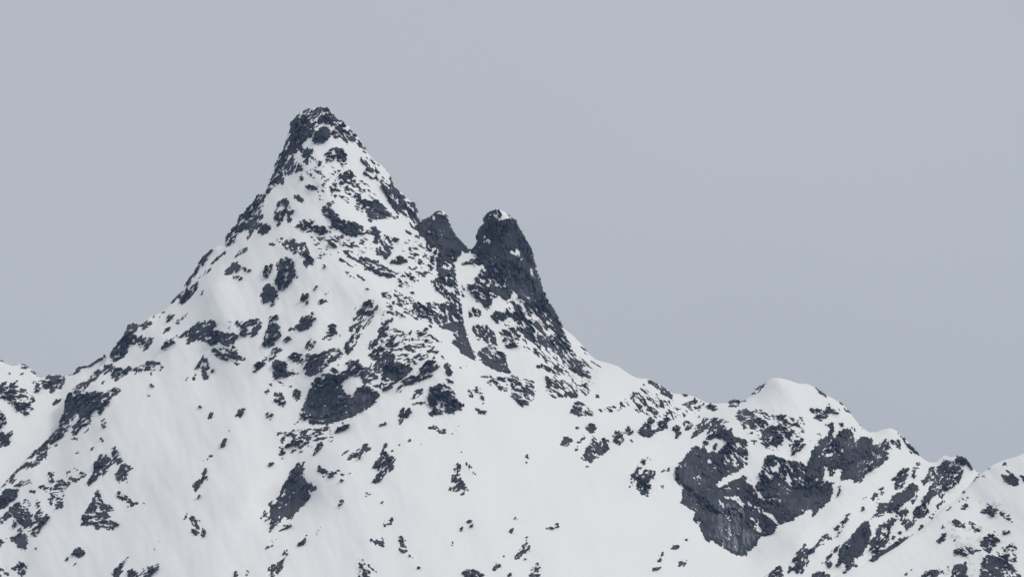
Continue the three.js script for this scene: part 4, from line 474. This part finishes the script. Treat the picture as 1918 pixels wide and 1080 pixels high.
rock(CLF, 'big dark double block at the lower end of the right hand rib', 'cliff', 'main', [50, 1.3], ['J', .98, 170, 1010, 200, 870, 270, 813, 290, 790, 320, 740, 390, 698, 402, 760, 414, 830, 380, 880, 350, 900, 360, 940, 310, 960, 260, 985], ['J', .3, 360, 765, 385, 760, 380, 785], ['J', .5, 370, 865, 400, 860, 390, 885], ['J', .97, 68, 990, 130, 920, 192, 863, 192, 900, 140, 940], ['J', .92, 98, 992, 130, 963, 157, 990, 130, 1018], ['J', .92, 212, 1062, 240, 1000, 270, 990, 325, 1000, 240, 1048]);
rock(BND, 'smooth dark lens of rock along the edge of the nearer slope', 'rock band', 'main', [30, 1.3], ['J', 1, 370, 985, 430, 930, 520, 880, 600, 830, 695, 782, 660, 850, 580, 910, 490, 950, 420, 985], ['J', .9, 715, 762, 740, 728, 765, 718, 750, 755]);
stones(OUT, 'slanting dark rocks below the great cliff', 'rock outcrop', 'main', [45, 1.4], ['J', .9, 146, 755, 200, 710, 270, 640, 278, 613, 262, 690, 220, 740, 170, 768], ['J', .78, -60, 930, 0, 900, 50, 850, 75, 800, 95, 792, 150, 800, 225, 762, 170, 810, 100, 842, 50, 880, 10, 932]);
rock(OUT, 'dark upright block at the bottom edge right of the great cliff foot', 'rock outcrop', 'main', [60, 1.3], ['K', .96, 1172, 1055, 1180, 1010, 1210, 1000, 1210, 960, 1240, 900, 1295, 838, 1292, 890, 1340, 910, 1310, 940, 1325, 980, 1290, 1010, 1272, 1050, 1240, 1062, 1210, 1042]);
stones(OUT, 'dark bottom edge points under the great cliff', 'rock outcrop', 'main', [60, 1.2], ['K', .98, 1000, 1100, 1060, 1050, 1120, 998, 1145, 1100], ['J', .93, 0, 1072, 60, 1033, 130, 1070, 140, 1100, 10, 1100]);
rock(OUT, 'ragged rock with a thin upper arm left of the great cliff', 'rock outcrop', 'main', [55, 1.3], ['K', .92, 108, 485, 120, 390, 160, 340, 208, 270, 218, 320, 170, 370, 150, 420], ['K', .93, 148, 482, 148, 420, 180, 390, 210, 350, 288, 370, 275, 410, 240, 440, 250, 480, 222, 542, 190, 522], ['K', .72, 305, 375, 380, 338, 385, 350, 340, 378], ['K', .6, 232, 275, 252, 285, 245, 310], ['K', .85, 315, 470, 330, 458, 345, 468, 325, 480]);
stones(OUT, 'small rocks left of the great cliff foot', 'rock outcrop', 'main', [50, 1.2], ['K', .93, 388, 893, 410, 860, 448, 868, 420, 902], ['K', .92, 258, 1045, 268, 1010, 322, 1010, 282, 1042], ['K', .72, 288, 985, 320, 908, 342, 908, 312, 985], ['K', .82, 438, 1022, 438, 970, 480, 948, 498, 980, 450, 1024], ['K', .97, 478, 832, 488, 818, 494, 832]);
// nearer slope at the lower right
stones(BLD, 'rounded dark boulders near the right edge', 'boulder', 'front', [-20, 1.1], ['J', .98, 1288, 325, 1300, 305, 1320, 305, 1334, 328], ['J', .92, 1318, 360, 1330, 352, 1364, 390, 1335, 378], ['J', 1, 1288, 395, 1350, 388, 1404, 420, 1394, 462, 1350, 464, 1316, 442], ['J', .97, 1418, 390, 1460, 400, 1460, 460, 1430, 440]);
rock(OUT, 'dark rock with a trail of chips to its right on the nearer slope', 'rock outcrop', 'front', [-25, 1.2], ['J', .92, 1138, 632, 1180, 600, 1200, 578, 1240, 600, 1268, 630, 1230, 672, 1190, 662], ['J', .42, 1270, 615, 1375, 690, 1362, 715, 1290, 675], ['J', .5, 1070, 648, 1120, 642, 1115, 655]);
stones(OUT, 'low dark rocks on the upper nearer slope', 'rock outcrop', 'front', [-10, 1.2], ['J', .96, 943, 722, 980, 678, 1000, 700, 1055, 730, 1032, 748, 980, 742], ['J', .5, 1065, 705, 1110, 715, 1150, 750, 1090, 745], ['J', .85, 1090, 745, 1150, 745, 1150, 775, 1110, 780]);
rock(BLD, 'single boulder right of the large dark rocks on the nearer slope', 'boulder', 'front', [0, 1.1], ['J', .96, 1287, 772, 1320, 753, 1347, 775, 1310, 798]);
stones(OUT, 'flame shaped dark rocks on the nearer slope', 'rock outcrop', 'front', [60, 1.3], ['J', .97, 848, 832, 890, 790, 922, 753, 908, 830, 880, 854], ['J', .96, 868, 772, 893, 728, 900, 735, 888, 768], ['J', .92, 952, 832, 968, 818, 982, 830, 965, 845]);
rock(OUT, 'speckled rocks left of the large dark rocks on the nearer slope', 'rock outcrop', 'front', [-30, 1.3], ['J', .74, 958, 952, 970, 888, 1030, 868, 1090, 890, 1152, 905, 1110, 925, 1050, 930, 1062, 958, 1030, 950, 1000, 920]);
rock(OUT, 'large dark rocks in the bottom right corner', 'rock outcrop', 'front', [-40, 1.2], ['J', .95, 1138, 872, 1160, 820, 1200, 790, 1240, 763, 1278, 830, 1250, 860, 1220, 905, 1190, 912], ['J', .9, 1300, 880, 1370, 848, 1392, 880, 1380, 930, 1390, 980, 1362, 990, 1372, 1020, 1414, 1070, 1420, 1110, 1138, 1110, 1150, 980, 1190, 930, 1230, 930, 1300, 940, 1320, 920], ['J', .98, 1145, 990, 1200, 930, 1240, 960, 1240, 1020, 1150, 1040], ['J', .6, 1310, 880, 1390, 860, 1390, 980, 1330, 990], ['J', .05, 1208, 918, 1300, 885, 1298, 930, 1230, 942], ['J', .2, 1170, 1030, 1230, 1020, 1225, 1035, 1180, 1045]);
rock(OUT, 'dark rock on the bottom edge left of the corner rocks', 'rock outcrop', 'front', [60, 1.2], ['J', .96, 943, 1055, 980, 1000, 1052, 978, 1062, 1040, 1078, 1110, 960, 1110]);
stones(OUT, 'low rocks at the bottom edge of the nearer slope', 'rock outcrop', 'front', [20, 1.2], ['J', .88, 740, 1068, 830, 1022, 868, 1050, 845, 1105, 745, 1105], ['J', .6, 595, 1085, 640, 1055, 692, 1022, 650, 1062], ['J', .25, 860, 1010, 940, 1000, 940, 1060, 870, 1060]);
stones(BLD, 'little stones strung along the rim of the nearer slope', 'boulder', 'front', [45, 1.3], ['J', .93, 1020, 512, 1038, 475, 1052, 492, 1032, 522], ['J', .93, 1015, 622, 1050, 578, 1067, 600, 1042, 627], ['J', .92, 918, 642, 945, 598, 942, 625], ['J', .85, 1085, 448, 1130, 392, 1180, 366, 1165, 378, 1095, 435], ['J', .92, 1152, 400, 1185, 382, 1175, 402], ['J', .4, 980, 555, 1100, 540, 1060, 565, 990, 590], ['J', .85, 1202, 350, 1238, 320, 1222, 348], ['J', .82, 1395, 270, 1450, 245, 1440, 258], ['J', .5, 1052, 380, 1095, 378, 1082, 402]);
const tones = [
  ['main', 'K', 3.5, 690, 600, 800, 580, 880, 640, 900, 760, 960, 800, 900, 920, 800, 900, 720, 850, 640, 800, 660, 680],
  ['main', 'K', 1.6, 480, 330, 600, 330, 640, 560, 560, 620, 470, 560], ['main', 'K', 1.6, 1110, 560, 1330, 540, 1320, 640, 1140, 720],
  ['main', 'D', 1.7, -120, 700, 60, 680, 250, 640, 380, 660, 300, 740, 120, 820, -100, 820], ['main', 'B', 1.35, 840, 420, 1100, 480, 1180, 780, 960, 680],
  ['main', 'M', 1.35, 560, 560, 780, 420, 820, 540, 600, 740], ['main', 'I', 1.4, 540, 590, 600, 578, 617, 652, 560, 622], ['main', 'F', 1.6, 1278, 668, 1390, 740, 1390, 815, 1300, 760],
  ['main', 'I', 1.5, 500, 440, 980, 440, 1090, 365, 970, 300], ['main', 'E', 1.7, 950, 70, 1040, 70, 1020, 130, 950, 132],
];

// speckle of snow caught in the rock: a uniform noise value in [0, 1]
const noiseStd = (() => { let s = 0; const n = 4000; for (let k = 0; k < n; k++) { const v = fbm(k * 3.71, k * 1.37); s += v * v; } return Math.sqrt(s / n); })();
function fbm(x, y) { return .9 * N1(x / 8, y / 8) + .95 * N2(x / 3.9 + 9, y / 3.9) + .7 * N3(x / 2 + 4, y / 2 + 7) + .25 * N4(x / 1.1, y / 1.1); }
function uniform(x, y) { const v = fbm(x, y) / noiseStd, t = 1 / (1 + .2316419 * Math.abs(v)); const p = .3989423 * Math.exp(-v * v / 2) * t * (.3193815 + t * (-.3565638 + t * (1.781478 + t * (-1.821256 + t * 1.330274)))); return v > 0 ? 1 - p : p; }

rocks.forEach((r, id) => {
  const m = MASS[r.mass], w = m.nw + 1;
  let lox = 1e9, loy = 1e9, hix = -1e9, hiy = -1e9;
  const list = r.polys.map(([tile, share, ...flat]) => {
    const p = m.poly(px(tile, flat));
    for (const q of p) { lox = Math.min(lox, q[0]); hix = Math.max(hix, q[0]); loy = Math.min(loy, q[1]); hiy = Math.max(hiy, q[1]); }
    return [share, p];
  });
  const i0 = Math.max(2, Math.floor((lox - m.x0) / CELL) - 16), i1 = Math.min(m.nw - 2, Math.ceil((hix - m.x0) / CELL) + 16);
  const j0 = Math.max(2, Math.floor((loy - m.y0) / CELL) - 16), j1 = Math.min(m.nh - 2, Math.ceil((hiy - m.y0) / CELL) + 16);
  const bw = i1 - i0 + 1, bh = j1 - j0 + 1;
  let A = new Float32Array(bw * bh), B = new Float32Array(bw * bh);
  for (const [share, p] of list) fill(p, m, (k, i, j) => { if (i >= i0 && i <= i1 && j >= j0 && j <= j1) A[(j - j0) * bw + i - i0] = share > .78 && share < .965 ? share - .07 : share; });
  for (let pass = 0; pass < 2; pass++) {        // soften the outline a little so that the speckle frays it
    for (let j = 1; j < bh - 1; j++) for (let i = 1; i < bw - 1; i++) { const k = j * bw + i; B[k] = (A[k] * 2 + A[k - 1] + A[k + 1] + A[k - bw] + A[k + bw]) / 6; }
    [A, B] = [B, A];
  }
  // a thin scatter of bare stones round each outcrop
  let Hh = A.slice(), Ht = new Float32Array(bw * bh);
  for (let pass = 0; pass < 3; pass++) {
    const q = 3;
    for (let j = 0; j < bh; j++) { let s = 0; for (let i = -q; i < bw; i++) { if (i + q < bw) s += Hh[j * bw + i + q]; if (i - q - 1 >= 0) s -= Hh[j * bw + i - q - 1]; if (i >= 0) Ht[j * bw + i] = s / (2 * q + 1); } }
    for (let i = 0; i < bw; i++) { let s = 0; for (let j = -q; j < bh; j++) { if (j + q < bh) s += Ht[(j + q) * bw + i]; if (j - q - 1 >= 0) s -= Ht[(j - q - 1) * bw + i]; if (j >= 0) Hh[j * bw + i] = s / (2 * q + 1); } }
  }
  const look = (fi, fj) => { fi = clamp(fi, 0, bw - 1.01); fj = clamp(fj, 0, bh - 1.01); const i = Math.floor(fi), j = Math.floor(fj), p = fi - i, q = fj - j, k = j * bw + i; return (A[k] * (1 - p) + A[k + 1] * p) * (1 - q) + (A[k + bw] * (1 - p) + A[k + bw + 1] * p) * q; };
  r.box = [i0, j0, i1, j1];
  const [ang, st] = r.strata || [0, 1], ca = Math.cos(ang * Math.PI / 180), sa = Math.sin(ang * Math.PI / 180);
  for (let j = 0; j < bh; j++) for (let i = 0; i < bw; i++) {
    if (Hh[j * bw + i] < .02) continue;
    const x = m.x0 + (i0 + i) * CELL, y = m.y0 + (j0 + j) * CELL;
    const wx = 1.5 * N1(x / 6 + 31, y / 6) + 1.2 * N2(x / 2.4 + 17, y / 2.4), wy = 1.5 * N3(x / 6, y / 6 + 71) + 1.2 * N4(x / 2.4, y / 2.4 + 13);
    const sharp = look(i + wx, j + wy), wide = Hh[j * bw + i];
    const a = Math.max(sharp * (.7 + .3 * Math.min(1, 1.25 * wide / (sharp + .01))), .34 * smooth(.1, .6, wide)); if (a < .03) continue;
    const u = (x * ca + y * sa) / (st * 1.35), v = (-x * sa + y * ca) * 1.12;
    // snow caught on ledges and in clefts, in some places more than in others
    const lodged = smooth(-.25, .65, N4(x / 26 + 3, y / 26)), line = Math.abs(N2(u / 7 + 50, v / 2.3)), cleft = Math.abs(N3(u / 3 + 80, v / 6));
    const ledge = lodged * (.5 * smooth(.14, .02, line) + .3 * smooth(.1, .01, cleft)) * (sharp > .5 ? 1 : 0);
    const n = .01 + .985 * uniform(u, v), d = a + .03 - .07 * lodged * lodged - ledge * (1.25 - .55 * smooth(.9, 1, a)) - n, k = (j0 + j) * w + i0 + i;
    if (d > m.D[k]) { m.D[k] = d; m.own[k] = id; }
  }
});
console.log('fields');

// depth of the bare rock above the snow
function rockZ(m, i, j, k, strata) {
  const x = m.x0 + i * CELL, y = m.y0 + j * CELL, d = m.D[k], base = m.z(x, y);
  if (d <= 0) return base + Math.max(d * 4, -.7);
  const [ang, st] = strata || [0, 1], ca = Math.cos(ang * Math.PI / 180), sa = Math.sin(ang * Math.PI / 180), s2 = Math.min(2, Math.max(1.25, st));
  const wx = x + 1.6 * N2(x / 7, y / 7), wy = y + 1.6 * N3(x / 7, y / 7);
  const u = (wx * ca + wy * sa) / s2, v = -wx * sa + wy * ca;
  const rel = facets(u, v, 15, 1, .9) * .8 + facets(u, v, 5.2, 21, 1.1) * .9 + facets(u, v, 2.1, 41, 1.2) * .8 + .25 * N4(x / 1.1, y / 1.4);
  const inside = smooth(0, .45, d);
  return base + Math.min(d * 5, .9) + inside * (1.1 + 1.1 * Math.max(rel, -1.2));
}
function rockColour(m, i, j, k) {
  const x = m.x0 + i * CELL, y = m.y0 + j * CELL;
  const g = .88 + .25 * N1(x / 30 + 5, y / 44) + .3 * N2(x / 3.4, y / 9) + .28 * N3(x / 1.3, y / 2.2);
  const warm = .5 + .5 * N4(x / 18, y / 18 + 40);
  const t = clamp(g, .3, 1.8) * m.tone[k];
  return [(.046 + .005 * warm) * t, .049 * t, (.060 - .005 * warm) * t];
}
function tag(o, label, category, group) { o.userData.label = label; if (category) o.userData.category = category; if (group) o.userData.group = group; }

for (const t of typeof tones === 'undefined' ? [] : tones) {
  const m = MASS[t[0]], [, tile, f, ...flat] = t;
  const p = m.poly(px(tile, flat));
  fill(p, m, (k, i, j) => { const x = m.x0 + i * CELL, y = m.y0 + j * CELL; m.tone[k] = 1 + (f - 1) * smooth(-.5, .5, N1(x / 4, y / 26) + .6 * N2(x / 9 + 3, y / 14)); });
}

const dirt = [['J', 900, 690, 1000, 720, 1150, 700, 1170, 800, 1120, 890, 1000, 900, 920, 800], ['J', 850, 1000, 960, 990, 960, 1070, 850, 1070], ['J', 1290, 840, 1410, 850, 1410, 1000, 1300, 990], ['J', 1060, 900, 1160, 900, 1140, 1080, 1070, 1080], ['J', 1140, 540, 1300, 590, 1290, 640, 1140, 610]];
massFront.dust = new Float32Array((massFront.nw + 1) * (massFront.nh + 1));
for (const [tile, ...flat] of dirt) fill(massFront.poly(px(tile, flat)), massFront, (k) => { massFront.dust[k] = 1; });
const PIECE = 40;                                // fine cells: smaller chips are joined per outcrop
let pieces = 0, chips = 0;
rocks.forEach((r, id) => {
  const m = MASS[r.mass], w = m.nw + 1, [i0, j0, i1, j1] = r.box, bw = i1 - i0 + 1;
  const comp = new Int32Array(bw * (j1 - j0 + 1)).fill(-1), sizes = [], stack = [];
  const SR = (i, j) => { const k = j * w + i, x = m.x0 + i * CELL, y = m.y0 + j * CELL; return m.S[k] + .5 + 1.5 * N1(x / 7, y / 7) + 1.6 * N2(x / 2.8, y / 4.5) + .9 * N3(x / 1.3, y / 2); };
  const on = (i, j) => { const k = j * w + i; return m.own[k] === id && m.D[k] > 0 && SR(i, j) > 0; };
  for (let j = j0; j <= j1; j++) for (let i = i0; i <= i1; i++) {
    const k = (j - j0) * bw + i - i0;
    if (comp[k] >= 0 || !on(i, j)) continue;
    const c = sizes.length; sizes.push(0); stack.push([i, j]); comp[k] = c;
    while (stack.length) {
      const [a, b] = stack.pop(); sizes[c]++;
      for (const [p, q] of [[a + 1, b], [a - 1, b], [a, b + 1], [a, b - 1]]) {
        if (p < i0 || p > i1 || q < j0 || q > j1) continue;
        const kk = (q - j0) * bw + p - i0;
        if (comp[kk] < 0 && on(p, q)) { comp[kk] = c; stack.push([p, q]); }
      }
    }
  }
  const order = sizes.map((s, c) => [s, c]).sort((a, b) => b[0] - a[0]);
  const sheets = new Map(), fine = new Sheet();
  order.forEach(([s, c], n) => { if ((s >= PIECE || n === 0) && n < 280) sheets.set(c, new Sheet()); });
  const V = (i, j) => {
    const k = j * w + i, z = rockZ(m, i, j, k, r.strata), [cr, cg, cb] = rockColour(m, i, j, k);
    return [m.x0 + i * CELL, m.y0 + j * CELL, z, cr, cg, cb];
  };
  const cached = new Map(), VC = (i, j) => { const k = j * w + i; let v = cached.get(k); if (!v) cached.set(k, v = V(i, j)); return v; };
  for (let j = j0; j < j1; j++) for (let i = i0; i < i1; i++) {
    let best = -1;
    for (const [a, b] of [[i, j], [i + 1, j], [i + 1, j + 1], [i, j + 1]]) { const c = comp[(b - j0) * bw + a - i0]; if (c >= 0 && (best < 0 || sizes[c] > sizes[best])) best = c; }
    if (best < 0) continue;
    clippedCell(sheets.get(best) || fine, i, j, SR, VC, w);
  }
  // base of the outcrop
  let bx = 0, bn = 0, by = 1e9;
  for (const s of sheets.values()) for (let q = 0; q < s.pos.length; q += 3) { bx += s.pos[q]; bn++; by = Math.min(by, s.pos[q + 1]); }
  if (!bn) { console.log('empty', r.label); return; }
  bx /= bn; const bz = m.z(bx, by);
  const parts = [...sheets.values()].filter(s => s.idx.length);
  const name = numbered(r.name);
  if (parts.length === 1 && !fine.idx.length) {
    const o = new THREE.Mesh(parts[0].geometry(bx, by, bz), rockMat);
    o.name = name; o.position.set(bx, by, bz); o.castShadow = o.receiveShadow = true; tag(o, r.label, r.category, r.group); scene.add(o); pieces++;
    return;
  }
  const g = new THREE.Group(); g.name = name; g.position.set(bx, by, bz); tag(g, r.label, r.category, r.group); scene.add(g);
  parts.forEach((s) => { const o = new THREE.Mesh(s.geometry(bx, by, bz), rockMat); o.name = 'rock'; o.castShadow = o.receiveShadow = true; g.add(o); pieces++; });
  if (fine.idx.length) { const o = new THREE.Mesh(fine.geometry(bx, by, bz), rockMat); o.name = 'rock_chips'; o.userData.kind = 'stuff'; o.castShadow = o.receiveShadow = true; g.add(o); chips++; }
});
console.log('things', rocks.length, 'pieces', pieces, 'chips', chips);

// ---------------------------------------------------------------- snow cover of each mass, closed towards the far side
const GROUND = camera.position.y - 45;
function snowCover(m, name) {
  const s = new Sheet(), M = m.mw + 1, w = m.nw + 1;
  const F = (i, j) => { const k = j * C3 * w + i * C3; if (m.S[k] > 9) return m.S[k]; let n = 0; for (const o of [0, -3, 3, -3 * w, 3 * w, -6, 6]) if (m.D[k + o] > 0) n++; return m.S[k] - Math.max(0, n - 2) * .9; };     // bare rock stands alone on the skyline
  const V = (i, j) => {
    const x = m.x0 + i * CELL * C3, y = m.y0 + j * CELL * C3, z = m.zc[j * M + i];
    const t = 1 + .012 * N2(x / 5, y / 7) + .012 * N1(x / 45, y / 60);
    const dk = m.dust ? m.dust[j * C3 * w + i * C3] * .55 * smooth(.1, 1, .9 * N1(x / 9, y / 9) + .8 * N3(x / 3.4, y / 3.4)) : 0;     // rock grit blown over the snow
    return [x, y, z, .875 * t - .45 * dk, .878 * t - .48 * dk, .878 * t - .52 * dk];
  };
  for (let j = 0; j < m.mh; j++) for (let i = 0; i < m.mw; i++) if (F(i, j) > 0 || F(i + 1, j) > 0 || F(i, j + 1) > 0 || F(i + 1, j + 1) > 0) clippedCell(s, i, j, F, V, M);
  // far side: the same outline, falling away from the crest
  const far = new Sheet(), Q = 4, qw = Math.floor(m.mw / Q), qh = Math.floor(m.mh / Q);
  const dist = new Map(), S = (i, j) => {
    const key = j * 5000 + i; let d = dist.get(key); if (d !== undefined) return d;
    const fs = F(i * Q, j * Q); if (Math.abs(fs) < 13.9) d = fs; else {
      const x = m.x0 + i * Q * CELL * C3, y = m.y0 + j * Q * CELL * C3; d = 1e9;
      for (let a = 0; a < m.land.length; a++) { const [ax, ay] = m.land[a], [bx, by] = m.land[(a + 1) % m.land.length], l2 = (bx - ax) ** 2 + (by - ay) ** 2 + 1e-9, t = clamp(((x - ax) * (bx - ax) + (y - ay) * (by - ay)) / l2, 0, 1); d = Math.min(d, Math.hypot(x - ax - t * (bx - ax), y - ay - t * (by - ay))); }
      d *= Math.sign(fs);
    }
    dist.set(key, d); return d;
  };
  const VB = (i, j) => { const v = V(i * Q, j * Q), d = Math.max(0, S(i, j)); v[2] -= 1 + 1.1 * d; return v; };
  for (let j = 0; j < qh; j++) for (let i = 0; i < qw; i++) clippedCell(far, i, j, S, VB, 5000);
  const off = s.pos.length / 3;
  for (let k = 0; k < far.pos.length; k++) { s.pos.push(far.pos[k]); s.col.push(far.col[k]); }
  for (let k = 0; k < far.idx.length; k += 3) s.idx.push(far.idx[k] + off, far.idx[k + 2] + off, far.idx[k + 1] + off);
  const o = new THREE.Mesh(s.geometry(), snowMat);
  o.name = name; o.userData.kind = 'structure'; o.castShadow = o.receiveShadow = true; scene.add(o);
  return o;
}
snowCover(massLeft, 'snow_ridge').userData.label = 'snowy back ridge behind the left rib';
snowCover(massMain, 'snow_mountain').userData.label = 'snow covered mountain with a pointed summit';
snowCover(massFront, 'snow_slope').userData.label = 'nearer snow slope at the lower right';

// lower flank and valley floor, below the frame
{
  const p = [], c = [], idx = [], n = 60, rows = 14;
  for (let j = 0; j <= rows; j++) for (let i = 0; i <= n; i++) {
    const x0 = -620 + 1240 * i / n, t = j / rows, y0 = massMain.y0 + 12, z0 = massMain.z(clamp(x0, massMain.x0, massMain.x0 + massMain.nw * CELL), massMain.y0 + 14) - 6;
    const y = y0 + (GROUND - 20 - y0) * t, x = x0 * (1 + t * 1.5);
    p.push(x, y, z0 + (y0 - y) * 1.35 + 14 * N1(x / 170, y / 170) * t); c.push(.86, .868, .875);
  }
  for (let j = 0; j < rows; j++) for (let i = 0; i < n; i++) { const a = j * (n + 1) + i; idx.push(a, a + n + 1, a + 1, a + 1, a + n + 1, a + n + 2); }
  const g = new THREE.BufferGeometry(); g.setAttribute('position', new THREE.Float32BufferAttribute(p, 3)); g.setAttribute('color', new THREE.Float32BufferAttribute(c, 3)); g.setIndex(idx); g.computeVertexNormals();
  const o = new THREE.Mesh(g, snowMat); o.name = 'lower_slope'; o.userData.kind = 'structure'; o.userData.label = 'snowy lower flank under the face'; o.castShadow = o.receiveShadow = true; scene.add(o);
  const q = new THREE.PlaneGeometry(16000, 16000, 1, 1).rotateX(-Math.PI / 2), cc = []; for (let k = 0; k < 4; k++) cc.push(.7, .72, .74);
  q.setAttribute('color', new THREE.Float32BufferAttribute(cc, 3));
  const v = new THREE.Mesh(q, snowMat); v.name = 'ground'; v.position.y = GROUND; v.userData.kind = 'structure'; v.userData.label = 'snowy valley floor'; v.receiveShadow = v.castShadow = true; scene.add(v);
}
renderer.render(scene, camera);
